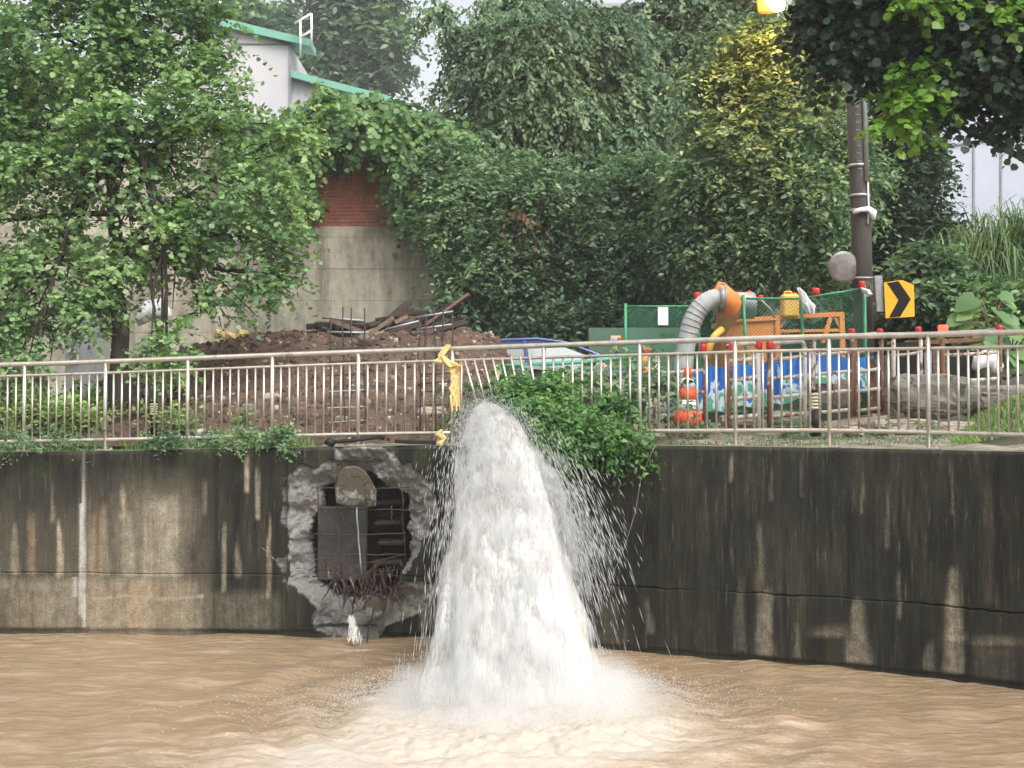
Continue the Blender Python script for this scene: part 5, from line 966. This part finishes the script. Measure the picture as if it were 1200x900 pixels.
# cones
m_refl = M('white_reflective_band', (.80, .80, .80), (.70, .70, .70), 8, .35, 0, 0)
def cone(px_, yt, yb, Y, label, bands=True):
    a, bq = P(px_, yb, Y), P(px_, yt, Y); H = bq.z - a.z; t_ = thing('traffic_cone', a, label, 'traffic cone'); r0, r1 = H * .27, H * .05; f = lambda t_: (r0 + (r1 - r0) * t_)
    lv = [(.04, .30, 0), (.30, .46, 1), (.46, .66, 0), (.66, .82, 1), (.82, 1, 0)] if bands else [(.04, 1, 0)]
    for l0, l1, w_ in lv: mb = MB(); k_ = 1.02 if w_ else 1; mb.lathe(a, [(f(l0) * k_, H * l0), (f(l1) * k_, H * l1)], 18); mb.build('band' if w_ else 'cone_section', m_refl if w_ else m_cone, t_, True)
    mb = MB(); mb.box(a + Vector((0, 0, H * .02)), (r0 * 2.5, r0 * 2.5, H * .045), bev=.01); mb.build('base', m_black if bands else m_cone, t_)
cone(806, 430, 502, 15.3, 'tall orange and white striped traffic cone before the rusty barrier')
cone(705, 425, 458, 17.6, 'small plain orange cone behind the teal beam', False)
cone(672, 429, 446, 17.9, 'tiny orange cone further back left of the plain cone', False)
mb = MB(); mb.tube([P(757, 417, 16), P(757, 470, 16)], .055, 10); T1('orange_post', mb, m_orange, 'short orange post carrying a red lamp left of the cone', 'post')
sl = thing('signal_lamp', P(722, 425, 18.4), 'yellow signal lamp with blue and red lenses on a thin yellow post', 'signal lamp')
mb = MB(); a = P(721, 398, 18.4); mb.box(a, (.16, .12, .11), bev=.01); mb.build('housing', m_yellow, sl); mb = MB(); mb.tube([a, P(722, 426, 18.4)], .022, 6); mb.build('post', m_yellow, sl, True)
for dx, m_ in ((-.025, emis('blue_lens', (.05, .1, 1), 2.0)), (.055, m_redl)): mb = MB(); mb.lathe(a + Vector((dx, -.06, 0)), [(.030, -.02), (.034, .01), (.02, .02)], 10, rot=Matrix.Rotation(R(90), 3, 'X')); mb.build('lens', m_, sl, True)
# teal beam, dark container, tub, mesh
mb = MB(); mb.tube([P(600, 429, 16.6), P(680, 424, 16.6), P(748, 417, 16.6)], .03, 6); T1('teal_beam', mb, m_teal, 'long teal beam running level behind the railing right of the jet', 'beam')
mb = MB(); mb.tube([P(604, 437, 16.6), P(700, 431, 16.6)], .02, 6); T1('teal_rail', mb, m_teal, 'thin teal rail just below the long teal beam', 'rail')
dk = thing('steel_skip', P(668, 480, 16.2), 'dark brown steel trough with sloping rim behind the leafy vine', 'trough'); quadbox([(612, 430), (724, 441), (724, 490), (622, 490)], 16.2, .9, 'body', m_wood, dk); quadbox([(611, 427), (725, 438), (725, 442), (611, 431)], 16.16, 1.0, 'rim', m_grey, dk)
mf = fence_panel(584, 428, 612, 428, 478, 15.4, 'collapsed green mesh panel beside the dark trough', (14, 12), (1, 1), .035)
fence_panel(640, 428, 742, 420, 446, 16.9, 'low green mesh panel hanging under the teal beam', (0, 0), (1, 1), .045)
tb = thing('tub', P(741, 492, 15.8), 'black tub with a teal rim behind the vine', 'tub'); a = P(741, 490, 15.8); mb = MB(); mb.lathe(a, [(.14, 0), (.18, .20), (.17, .20)], 16); mb.build('body', m_black, tb, True); mb = MB(); mb.lathe(a, [(.18, .20), (.20, .21), (.20, .235), (.17, .24)], 16); mb.build('rim', m_teal, tb, True)
gp_ = lump('gravel_heap', None, P(712, 468, 16.6), (.34, .25, .26), m_rock, 55, 18, .35); tag(gp_, 'small grey gravel heap behind the vine', 'gravel heap')
# utility pole, mirror, sign
up = thing('utility_pole', P(1013, 485, 18), 'tall dark utility pole with a grey conduit strapped to its side', 'utility pole')
mb = MB(); mb.tube([P(1014, 488, 18), P(1009, 250, 18), P(1001, 85, 18), P(996, -70, 18)], [.150, .142, .135, .128], 18)
mb.build('pole', M('weathered_dark_pole', (.085, .076, .068), (.04, .035, .03), 6, .8, 0, .7, .01, stretch=(1, 1, .2), c3=(.20, .17, .13), s3=4, t3=(.6, .7)), up, True)
mb = MB(); mb.tube([P(1016, 212, 17.85), P(1012, 85, 17.85), P(1009, 0, 17.85), P(1006, -70, 17.85)], .034, 8); mb.build('conduit', m_galv, up, True)
mb = MB(); mb.tube([P(1017, 212, 17.86), P(1018, 245, 17.86), P(1017, 262, 17.84)], .012, 6); mb.build('cable', m_white, up, True)
for y in (195, 230, 247):
    x = 1008 - (250 - y) * .045; mb = MB(); mb.lathe(P(x, y, 18), [(.150, -.02), (.158, -.015), (.158, .015), (.150, .02)], 18); mb.build('strap', m_galv, up, True)
mb = MB()
for y in range(98, 200, 9): mb.tube([P(1001 + (y - 98) * .04, y, 17.86), P(1006 + (y - 98) * .04, y + .5, 17.86)], .004, 4)
mb.build('staples', m_galv, up)
rg = ribbon('tied_rag', pp([(1000, 249), (1008, 246), (1018, 245), (1023, 249), (1024, 258)], 17.8), [.03, .035, .05, .06, .02], .03, m_bag, None, 61); tag(rg, 'pale rag tied round the utility pole above the mirror', 'rag')
cm = thing('convex_mirror', P(988, 313, 18.1), 'round grey back of a traffic mirror beside the utility pole', 'traffic mirror'); RX = Matrix.Rotation(R(90), 3, 'X') @ Matrix.Rotation(R(8), 3, 'Y')
mb = MB(); mb.lathe(P(989, 313, 17.9), [(.01, .03), (.10, .026), (.20, .012), (.225, .0), (.235, -.006), (.225, -.015)], 28, rot=RX); mb.build('dish', M('mirror_back', (.24, .22, .21), (.12, .11, .10), 4, .45, .3, .2, c3=(.12, .09, .07), s3=4), cm, False)
mb = MB(); mb.tube([P(984, 300, 18.0), P(1002, 300, 18.0)], .016, 6); mb.build('bracket', m_galv, cm, True)
cs = thing('chevron_sign', P(1053, 352, 17.5), 'yellow sign with a black chevron pointing right beside the pole', 'road sign')
m_sy = M('sign_yellow', (.80, .40, .015), (.70, .33, .01), 3, .35, 0, 0); m_sb = M('sign_black', (.006, .006, .006), None, 5, .6, 0, 0, spec=.2)
quadbox([(1036, 331), (1057, 328), (1071, 334), (1072, 371), (1038, 373)], 17.5, .03, 'panel', m_sy, cs)
quadbox([(1039.5, 331.5), (1053, 329.5), (1067.5, 350.5), (1055, 371), (1042, 372), (1053, 351.5)], 17.494, .005, 'chevron', m_sb, cs)
quadbox([(1025, 323), (1034, 323), (1036, 365), (1028, 365)], 17.55, .12, 'grey_backing', m_grey, cs)
mb = MB(); mb.tube([P(1002, 325.5, 17.6), P(1028, 325.5, 17.6)], .014, 6); mb.build('arm', m_galv, cs, True); mb = MB(); mb.tube([P(1030, 345, 17.62), P(1040, 346, 17.55)], .014, 6); mb.build('arm', m_galv, cs, True)
# street lamp glowing through the trees
sl = thing('street_lamp', P(905, 480, 19.5), 'lit orange street lamp glowing above the yellow tinted bush at the top', 'street lamp')
mb = MB(); mb.tube([P(892, 480, 21.5), P(892, -30, 21.5), P(896, -40, 21.2), P(908, -42, 20.2)], .05, 8); mb.build('pole', m_grey, sl, True)
mb = MB(); mb.lathe(P(908, -8, 19.6), [(.08, .20), (.20, .12), (.26, -.0), (.24, -.01)], 16); mb.build('hood', m_grey, sl, True)
mb = MB(); mb.lathe(P(911, 5, 19.6), [(.03, -.11), (.10, -.08), (.125, .0), (.08, .10)], 16); mb.build('bulb', emis('sodium_glow', (1, .62, .22), 60), sl, True)
mb = MB(); mb.lathe(P(900, 4, 19.8), [(.08, -.14), (.16, -.12), (.19, .16), (.10, .22)], 16); mb.build('lamp_flare_shape', emis('amber_glow', (.80, .22, .04), .9), sl, True)  # added glowing shape for the lamp's flare and lit haze, not a fitting
for nm, e_, dz in (('lamp_light', 90, -.22),):
    ld = bpy.data.lights.new(nm, 'POINT'); ld.energy = 290; ld.color = (1, .42, .09); ld.shadow_soft_size = .15; lo_ = bpy.data.objects.new(nm, ld); COL.objects.link(lo_); lo_.location = P(900, -3, 19.25) - offs(sl); lo_.parent = sl
# rocks and oddments on the right
for x, y, Y, rad, m_, lb_ in [(1092, 463, 15.2, (.50, .30, .25), m_rock, 'large flat topped grey boulder behind the railing at right'), (1165, 470, 15.8, (.55, .3, .20), m_rock, 'low brown grey rock right of the large boulder'), (1060, 500, 14.6, (.35, .2, .09), m_stone, 'flat pale slab in front of the large boulder'), (1000, 505, 14.4, (.12, .1, .06), m_stone, 'small round stone on the gravel strip right of the bollard'), (1155, 436, 16.6, (.5, .2, .10), m_rock, 'dark ledge rock under the broad leaves'), (1118, 502, 14.5, (.25, .15, .08), m_stone, 'pale slab beside the grass slope'), (870, 494, 15.9, (.28, .2, .08), m_stone, 'pale flat stone under the left end of the banner'), (925, 490, 16, (.3, .2, .09), m_stone, 'pale flat stone left of the black bollard')]:
    o = lump('boulder', None, P(x, y, Y), rad, m_, int(x) % 17, 44, .38); tag(o, lb_, 'boulder')
for pts, Y, d, m_, nm, lb_, ct in [([(1049, 402), (1078, 400), (1076, 452), (1050, 455)], 16.2, .5, m_black, 'dark_crate', 'dark brown crate inside the white framed barrier', 'crate'), ([(1084, 412), (1092, 411), (1092, 455), (1084, 456)], 15.9, .03, m_lav, 'pale_board', 'narrow pale blue board standing left of the brown post', 'board'), ([(1037, 417), (1045, 414), (1046, 482), (1036, 484)], 16.0, .1, m_rock, 'grey_board', 'grey board standing between the barriers under the chevron sign', 'board'), ([(1093, 410), (1112, 410), (1112, 452), (1094, 454)], 16.1, .2, m_wood2, 'timber_post', 'broad weathered brown post behind the large boulder', 'post'), ([(1112, 408), (1145, 407), (1143, 440), (1112, 442)], 16.3, .15, m_black, 'dark_board', 'dark board right of the broad brown post', 'board')]:
    o = quadbox(pts, Y, d, nm, m_, None); tag(o, lb_, ct)
wb = ribbon('white_bag', pp([(1142, 432), (1148, 424), (1156, 421), (1164, 423), (1168, 430), (1165, 437)], 16), [.05, .11, .13, .13, .10, .05], .08, m_white, None, 71); tag(wb, 'bright white bag lying under the broad leaves at right', 'bag')
ff_ = quadbox([(690, 384), (812, 384), (812, 440), (690, 440)], 21.0, .4, 'green_hoarding', M('dark_green_sheet', (.07, .14, .09), (.05, .10, .065), 2, .6, 0, .1), None); tag(ff_, 'dull dark green hoarding behind the left mesh fence', 'hoarding')

# ================================================================ VEGETATION
# left tree with round leaves
tree('round_leaf_tree', P(146, 512, 15.9), P(138, 120, 16.1),
     [(70, 60, 16, 120, 95), (200, 50, 16.2, 95, 85), (40, 200, 15.9, 105, 85), (150, 170, 16, 100, 80), (250, 130, 16, 70, 75), (270, 235, 16, 90, 60), (345, 160, 16.2, 50, 40), (180, 290, 15.9, 110, 60), (60, 320, 15.8, 95, 62), (290, 330, 15.9, 65, 50), (-40, 120, 16.2, 90, 120), (15, 395, 15.6, 50, 45), (195, 400, 15.5, 26, 58), (110, 372, 15.7, 60, 26), (330, 290, 16, 45, 30), (-80, 300, 16, 80, 90), (45, 430, 15.4, 20, 45), (130, -30, 16.5, 150, 60), (236, 370, 15.8, 40, 22), (385, 130, 16.4, 30, 18)],
     l_left, 'big bright green tree with round leaves leaning over the railing at left', trunk_r=.135, nspray=8600, nleaf=9, size=.061, tpl=T_ROUND, twig=.28, droop=.45, shell=.35, bias=.05, seed=3, sub=7, branch_r=.38)
# trees behind
tree('misty_tree', P(420, 300, 80), P(425, 110, 80), [(420, 30, 80, 75, 50), (390, 75, 80, 50, 42), (445, 85, 80, 44, 38), (420, -20, 80, 65, 44), (400, 110, 80, 60, 26)], l_grey, 'tall misty grey green tree far behind the green roofed shed', trunk_r=.5, nspray=2600, nleaf=8, size=.5, tpl=T_OVAL, twig=1.3, seed=11, shell=.3)
tree('misty_tree', P(290, 300, 90), P(290, 60, 90), [(285, 30, 90, 40, 25), (335, 40, 90, 22, 25), (250, 20, 90, 40, 25)], l_grey, 'faint rounded tree peeping over the upper green roof', trunk_r=.3, nspray=800, nleaf=8, size=.6, twig=1.5, seed=12)
tree('background_tree', P(40, 300, 28), P(40, 100, 28), [(40, 130, 28, 120, 90), (-60, 60, 28, 100, 120), (100, 240, 27, 120, 70), (-30, 260, 27, 120, 80), (240, 260, 26, 80, 50), (60, 340, 25, 100, 40)], l_mid, 'dense tree filling the space behind the round leaved tree', trunk_r=.25, nspray=2200, nleaf=8, size=.19, twig=.6, seed=13, bias=-.05)
tree('feathery_tree', P(640, 300, 26), P(630, 60, 26), [(625, 70, 25.5, 80, 70), (680, 55, 26, 80, 60), (596, 115, 25.5, 60, 60), (640, 130, 25.5, 90, 50), (740, 120, 26, 60, 55), (512, 20, 26, 18, 12), (552, 55, 26, 24, 34), (536, 105, 26, 20, 20), (610, 15, 26, 60, 28), (518, 152, 25.5, 30, 26), (720, 190, 25.5, 60, 50), (560, 190, 25, 60, 40)],
     l_grey, 'large central tree with drooping feathery leaves', trunk_r=.22, nspray=8800, nleaf=9, size=.122, tpl=T_OVAL, twig=.42, droop=1.0, shell=.3, seed=14, bias=.04, sub=7, hang=.35, spread=.6)
tree('feathery_tree', P(790, 300, 30), P(790, 60, 30), [(800, 30, 30, 60, 60), (840, 70, 29.5, 50, 60), (770, 80, 30, 50, 50), (860, 10, 30, 50, 50), (790, 150, 29, 60, 60), (960, 40, 31, 60, 50)], l_grey, 'tall feathery tree between the central tree and the street lamp', trunk_r=.22, nspray=4200, nleaf=9, size=.155, tpl=T_OVAL, twig=.5, droop=.9, seed=15, bias=.1, hang=.2, spread=.6)
tree('broadleaf_tree', P(640, 440, 23.3), P(630, 240, 23.3), [(560, 250, 23, 75, 65), (640, 230, 22.6, 70, 50), (600, 330, 22.6, 80, 60), (700, 300, 23, 80, 80), (750, 240, 23.2, 60, 70), (680, 380, 22.6, 90, 32), (520, 200, 23.3, 50, 40), (560, 300, 22.8, 50, 60), (750, 350, 23.0, 60, 50), (545, 370, 22.6, 35, 35)],
     l_mid, 'bushy dark green tree below the central tree with a patch of brown dead leaves', trunk_r=.16, nspray=9600, nleaf=8, size=.098, tpl=T_OVAL, twig=.42, droop=.6, shell=.45, seed=16, bias=-.05, sub=5)
dl = bpy.data.objects.new('dead_leaf_cluster', None); COL.objects.link(dl); dl.location = P(612, 280, 22.1); tag(dl, 'hanging cluster of brown dead leaves and stems on the bushy tree', 'dead branch'); foliage('dead_leaves', dl, l_dry, [(612, 262, 22.0, 12, 26), (606, 300, 22.0, 5, 28), (620, 290, 22.0, 8, 18)], 34, 5, .12, T_OVAL, hang=.8, droop=1, seed=8, bias=-.2)
mb = MB()
for i in range(10): mb.tube(curve_pts(P(612 + rt.gauss(0, 4), 245, 22.1), P(608 + rt.gauss(0, 9), 300 + rt.uniform(-20, 25), 22.0), 5, .1, 0, i), .012, 4)
mb.build('stems', m_wood2, dl)
tree('yellow_lit_bush', P(880, 440, 21.5), P(885, 120, 21.5), [(900, 75, 21, 85, 42), (850, 110, 21, 55, 50), (960, 110, 21.3, 60, 55), (890, 160, 20.8, 90, 60), (840, 220, 21, 65, 70), (920, 240, 20.8, 80, 80), (980, 210, 21.4, 60, 80), (860, 300, 21, 85, 40), (950, 310, 21, 60, 45), (815, 270, 21.4, 50, 60), (905, 45, 21.0, 50, 22), (960, 48, 21, 35, 18)],
     l_mid, 'tall leafy tree under the glowing street lamp with its top lit yellow', trunk_r=.17, nspray=9400, nleaf=8, size=.100, tpl=T_OVAL, twig=.42, droop=.7, shell=.4, seed=17, bias=.06, sub=6)
tree('shade_tree', P(1060, 440, 23.5), P(1050, 150, 23.5), [(1050, 130, 23.5, 60, 60), (1052, 215, 23.3, 50, 60), (1040, 270, 23, 60, 60), (1072, 185, 23.4, 24, 32), (1080, 300, 22.5, 60, 50), (1000, 330, 23.5, 60, 50), (1120, 350, 22, 60, 45)],
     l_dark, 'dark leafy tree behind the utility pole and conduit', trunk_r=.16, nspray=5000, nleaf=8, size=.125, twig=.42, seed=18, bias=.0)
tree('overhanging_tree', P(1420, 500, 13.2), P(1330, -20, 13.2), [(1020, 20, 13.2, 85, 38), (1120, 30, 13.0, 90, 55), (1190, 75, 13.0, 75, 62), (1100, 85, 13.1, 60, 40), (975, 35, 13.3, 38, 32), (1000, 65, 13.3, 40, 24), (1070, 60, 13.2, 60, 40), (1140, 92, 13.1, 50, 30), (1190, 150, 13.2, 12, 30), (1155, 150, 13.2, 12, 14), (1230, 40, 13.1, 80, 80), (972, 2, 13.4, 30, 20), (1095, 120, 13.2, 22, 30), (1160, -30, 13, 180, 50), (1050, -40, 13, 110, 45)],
     l_dark, 'dark branches of a tree hanging into the top right corner', trunk_r=.2, nspray=5400, nleaf=8, size=.085, tpl=T_ROUND, twig=.26, droop=.6, shell=.2, hang=.35, bias=-.12, seed=19, sub=5, branch_r=.3)  # backlit darkness of these branches is put into the leaf colour
ot = [o for o in bpy.data.objects if o.name == 'overhanging_tree'][0]
foliage('lit_tip_leaves', ot, l_lime, [(1066, 118, 12.75, 24, 26), (1050, 148, 12.75, 22, 16), (1080, 92, 12.75, 18, 20), (1085, 8, 12.5, 45, 9), (1160, 14, 12.5, 22, 10), (1175, 20, 12.5, 10, 9)], 250, 8, .08, T_ROUND, twig=.22, shell=.2, seed=20, hang=.2, bias=.1, label='bright lime leaves at the branch tips, their lit look in the colour')  # lit look of the tips is put into the lime colour
# vine over the terrace wall
vt = bpy.data.objects.new('wall_vine', None); COL.objects.link(vt); vt.location = P(430, 170, 23.9); tag(vt, 'thick green vine spilling over the top of the brick wall', 'vine')
foliage('leaves', vt, l_vine, [(380, 150, 23.7, 50, 34), (440, 148, 23.6, 55, 34), (500, 165, 23.6, 50, 42), (338, 185, 23.7, 30, 55), (482, 205, 23.7, 24, 44), (300, 180, 23.8, 45, 45), (348, 235, 23.7, 16, 35), (500, 245, 23.7, 28, 44), (420, 132, 24.2, 65, 18)], 3000, 7, .115, T_ROUND, twig=.33, droop=.8, shell=.2, hang=.8, seed=21, bias=-.02)
mb = MB()
for i in range(26): x = rt.uniform(350, 500); mb.tube(curve_pts(P(x, 140, 23.9), P(x + rt.gauss(0, 6), 195 + rt.uniform(0, 25), 23.92), 5, .05, 0, i), .01, 4)
mb.build('stems', m_bark, vt)
# vine over the railing right of the jet
rv = bpy.data.objects.new('railing_vine', None); COL.objects.link(rv); rv.location = P(670, 520, 13.4); tag(rv, 'lush green vine growing through the railing and down the wall beside the jet', 'vine')
l_rail = leaf_mat('railing_vine_leaves', (.025, .078, .020), (.072, .175, .042), (.18, .33, .09), .3)
foliage('leaves', rv, l_rail, [(625, 480, 13.5, 38, 24), (660, 492, 13.35, 44, 22), (640, 512, 13.15, 40, 20), (698, 508, 13.15, 40, 13), (652, 530, 13.0, 24, 14), (610, 465, 13.7, 28, 22), (645, 455, 13.7, 24, 14), (735, 518, 13.1, 16, 9), (720, 480, 13.6, 18, 22), (605, 500, 13.3, 24, 24)], 2400, 7, .062, T_OVAL, twig=.22, droop=.8, shell=.2, seed=22, bias=.04, hang=.2)
foliage('tall_shoots', rv, l_mid, [(770, 470, 14.3, 30, 40), (745, 455, 14.6, 22, 40), (555, 480, 14.6, 30, 28), (690, 455, 14.6, 40, 26), (600, 455, 14.2, 22, 24)], 420, 6, .085, T_OVAL, twig=.25, droop=.3, shell=.1, seed=23)
mb = MB()
for i in range(22): x = rt.uniform(600, 740); mb.tube(curve_pts(P(x, 515, 13.5), P(x + rt.gauss(0, 25), 520 - rt.uniform(10, 70), 13.4), 6, .15, 0, i), .007, 4)
mb.build('stems', m_bark, rv)
# weeds along the left wall top and small ones
lw = bpy.data.objects.new('left_weeds', None); COL.objects.link(lw); lw.location = P(150, 505, 14.8); 
foliage('weeds', lw, l_grass, [(30, 490, 15.6, 60, 30), (90, 495, 15.5, 50, 24), (-60, 480, 15.6, 60, 40), (200, 500, 15.2, 60, 10), (290, 505, 14.9, 50, 8), (20, 462, 16.2, 40, 20), (100, 475, 16, 30, 22)], 1100, 6, .07, T_OVAL, twig=.22, droop=.1, shell=0, seed=24)
foliage('weeds', lw, l_mid, [(60, 520, 14.5, 90, 5), (200, 519, 14.45, 70, 5), (290, 516, 14.4, 55, 8), (330, 513, 14.35, 25, 10), (-80, 520, 14.5, 80, 6), (5, 525, 14.3, 14, 8), (338, 528, 14.1, 7, 8), (1050, 508, 14.0, 80, 4), (930, 507, 14.4, 60, 4), (820, 505, 14.5, 50, 6)], 900, 5, .05, T_OVAL, twig=.12, droop=.2, shell=0, seed=25)
lw['kind'] = 'stuff'
for ch in lw.children: ch['kind'] = 'stuff'
# grass
def grass(name, n, xr, yf, Lr, mat, seed, label=None, wdt=.006, droop=.5, up=1.0):
    r = np.random.default_rng(seed); base = yf(r, n); L = r.uniform(*Lr, n); az = r.random(n) * 6.283; lean = r.uniform(.1, .7, n) * (2 - up); dx, dy = np.cos(az) * lean, np.sin(az) * lean; k = 5; t = np.linspace(0, 1, k)
    c = base[:, None] + np.stack([dx[:, None] * t * L[:, None], dy[:, None] * t * L[:, None], (t - droop * t ** 2.2 * (.4 + lean[:, None])) * L[:, None]], -1); sd_ = np.stack([-np.sin(az), np.cos(az), 0 * az], -1); W = wdt * r.uniform(.6, 1.4, n)[:, None, None] * (1 - t[None, :, None] ** 2 * .93)
    V = np.stack([c - sd_[:, None] * W, c + sd_[:, None] * W], 2).reshape(-1, 3); b_ = (np.arange(n) * k * 2)[:, None, None]; i = np.arange(k - 1) * 2; Fq = (np.stack([i, i + 1, i + 3, i + 2], -1)[None] + b_).reshape(-1, 4)
    me = raw_mesh(name, V, Fq, mat); fattr(me, 'tint', np.repeat(np.clip(.45 + r.normal(size=n) * .2, 0, 1), k * 2)); return link(name, me)
def slope_pts(r, n):
    x = 1115 + 230 * r.random(n); Y = 13.0 + 3.0 * r.random(n); t = np.clip((x - 1120) / 70, 0, 1) * np.clip((Y - 12.6) / 1.8, 0, 1); return np.stack([(x - 600) / F * Y, Y, gz(x, Y) + .36 * t - .01], -1)
pc = np.arange(1100, 1700, 6.); ys_ = np.linspace(12.3, 19, 40); PXg, YG = np.meshgrid(pc, ys_, indexing='ij'); tt_ = np.clip((PXg - 1120) / 70, 0, 1) * np.clip((YG - 12.6) / 1.8, 0, 1)
tag(link('grass_slope', raw_mesh('grass_slope', np.stack([(PXg - 600) / F * YG, YG, np.asarray(gz(PXg, YG)) + .36 * tt_ - .03], -1), grid_faces(len(pc), len(ys_))[:, ::-1], m_asph, True)), kind='structure')
tag(grass('grass', 9000, 0, slope_pts, (.04, .13), l_grass, 31), kind='stuff')
tag(grass('grass', 5000, 0, lambda r, n: (lambda x, Y: np.stack([(x - 600) / F * Y, Y, gz(x, Y) - .01], -1))(-150 + 520 * r.random(n), 14.75 + 1.6 * r.random(n)), (.05, .25), l_grass, 32), kind='stuff')
tag(grass('grass', 3500, 0, lambda r, n: (lambda x, Y: np.stack([(x - 600) / F * Y, Y, gz(x, Y) - .01], -1))(760 + 500 * r.random(n), np.asarray(wallY(760 + 500 * r.random(n))) * 0 + 13.2 + 1.6 * r.random(n)), (.02, .07), l_mid, 33), kind='stuff')
# tall cane grass clump
for (cx_, cy_, n_, Lm, lb_, sd2) in [(1150, 322, 520, 1.8, 'tall clump of drooping cane grass left of the warehouse wall seams', 41), (1196, 308, 560, 2.3, 'tallest clump of cane grass at the right edge', 42), (1190, 372, 220, 1.2, 'low arching grass clump under the tall cane grass', 43)]:
    Yc_ = 20.0 if sd2 != 43 else 19.2; b0 = P(cx_, cy_, Yc_)
    o = grass('cane_grass', n_, 0, lambda r, n: np.array(b0) + r.normal(size=(n, 3)) * np.array([.28, .25, .22]), (Lm * .45, Lm), l_cane, sd2, wdt=.015, droop=1.25, up=1.1); tag(o, lb_, 'tall grass')
mb = MB()
for i in range(14): x = rt.uniform(1150, 1200); mb.tube(curve_pts(P(x, 400, 20), P(x + rt.gauss(-8, 14), rt.uniform(275, 320), 19.9), 5, .08, 0, i), .014, 4)
T1('cane_stems', mb, M('dry_cane', (.42, .30, .13), (.25, .18, .08), 10, .7, 0, .2), 'bundle of dry tan cane stems under the drooping grass', 'cane stems', False)
for i, (bl, nm, lb_, m_, sz, tpl_, n_) in enumerate([
    ([(1090, 320, 19.6, 50, 30), (1070, 350, 19.4, 30, 26), (1120, 350, 19.3, 50, 32)], 'shrub', 'leafy green shrub right of the chevron sign', l_mid, .12, T_OVAL, 900),
    ([(1170, 360, 18.8, 50, 26), (1150, 385, 18.4, 40, 14), (1210, 350, 18.9, 40, 30)], 'shrub', 'paler shrub under the arching grass clump at right', l_vine, .11, T_OVAL, 800),
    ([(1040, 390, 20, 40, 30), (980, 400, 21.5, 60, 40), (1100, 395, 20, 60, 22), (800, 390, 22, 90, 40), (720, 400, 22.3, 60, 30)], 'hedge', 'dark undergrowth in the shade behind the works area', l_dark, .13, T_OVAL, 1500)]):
    t_ = bpy.data.objects.new(nm, None); COL.objects.link(t_); t_.location = P(bl[0][0], bl[0][1] + 30, bl[0][2]); tag(t_, lb_, 'shrub'); foliage('leaves', t_, m_, bl, n_, 7, sz, tpl_, twig=.3, droop=.5, shell=.2, seed=60 + i)
# broad leaved plants
T_BIG = (np.array([(0,0,0),(-.30,-.10,.03),(-.48,.18,.05),(-.36,.62,.0),(0,1,-.14),(.36,.62,.0),(.48,.18,.05),(.30,-.10,.03),(0,.45,.0)]), [(0,8,2,1),(8,4,3,2),(0,7,6,8),(8,6,5,4)])
for i, (px_, py_, Y, n_, lb_) in enumerate([(1180, 432, 16.4, 16, 'broad leaved plant growing behind the white bag at right'), (1160, 392, 16.9, 11, 'broad leaved plant with round leaves just above the railing at right')]):
    bp_ = thing('taro_plant', P(px_, py_, Y), lb_, 'plant'); r = np.random.default_rng(80 + i); st = MB(); C_ = []; D_ = []; N_ = []
    for k in range(n_):
        a_ = r.random() * 6.28; e = P(px_, py_, Y) + Vector((math.cos(a_) * r.uniform(.1, .42), math.sin(a_) * .25, r.uniform(.1, .55))); st.tube(curve_pts(P(px_, py_, Y), e, 5, .12, .05, k), .010, 5); C_.append(tuple(e)); D_.append((math.cos(a_), math.sin(a_) * .6 - .3, -.5)); N_.append((r.normal() * .3, -.7, .8))
    V, Fa = leaf_verts(np.array(C_), np.array(D_), np.array(N_), r.uniform(.20, .36, n_), T_BIG)
    for k in range(n_):
        me = raw_mesh('leaf', V[k*9:(k+1)*9] - np.array(offs(bp_)), [tuple(f) for f in T_BIG[1]], l_vine, True); fattr(me, 'tint', np.full(9, r.uniform(.3, .95))); link('leaf', me, bp_)
    st.build('stem', l_mid if False else m_wood2, bp_, True)

# ================================================================ RAIN HAZE
hz = MB(); hz.box((0, 62, 15.4), (330, 180, 33)); m_h = bpy.data.materials.new('haze'); m_h.use_nodes = True; nt = m_h.node_tree; nt.nodes.remove(nt.nodes['Principled BSDF'])
v = nt.nodes.new('ShaderNodeVolumePrincipled'); v.inputs['Color'].default_value = (.93, .97, 1, 1); v.inputs['Density'].default_value = .0010; nt.links.new(v.outputs[0], nt.nodes['Material Output'].inputs['Volume'])
tag(hz.build('haze', m_h), kind='stuff')
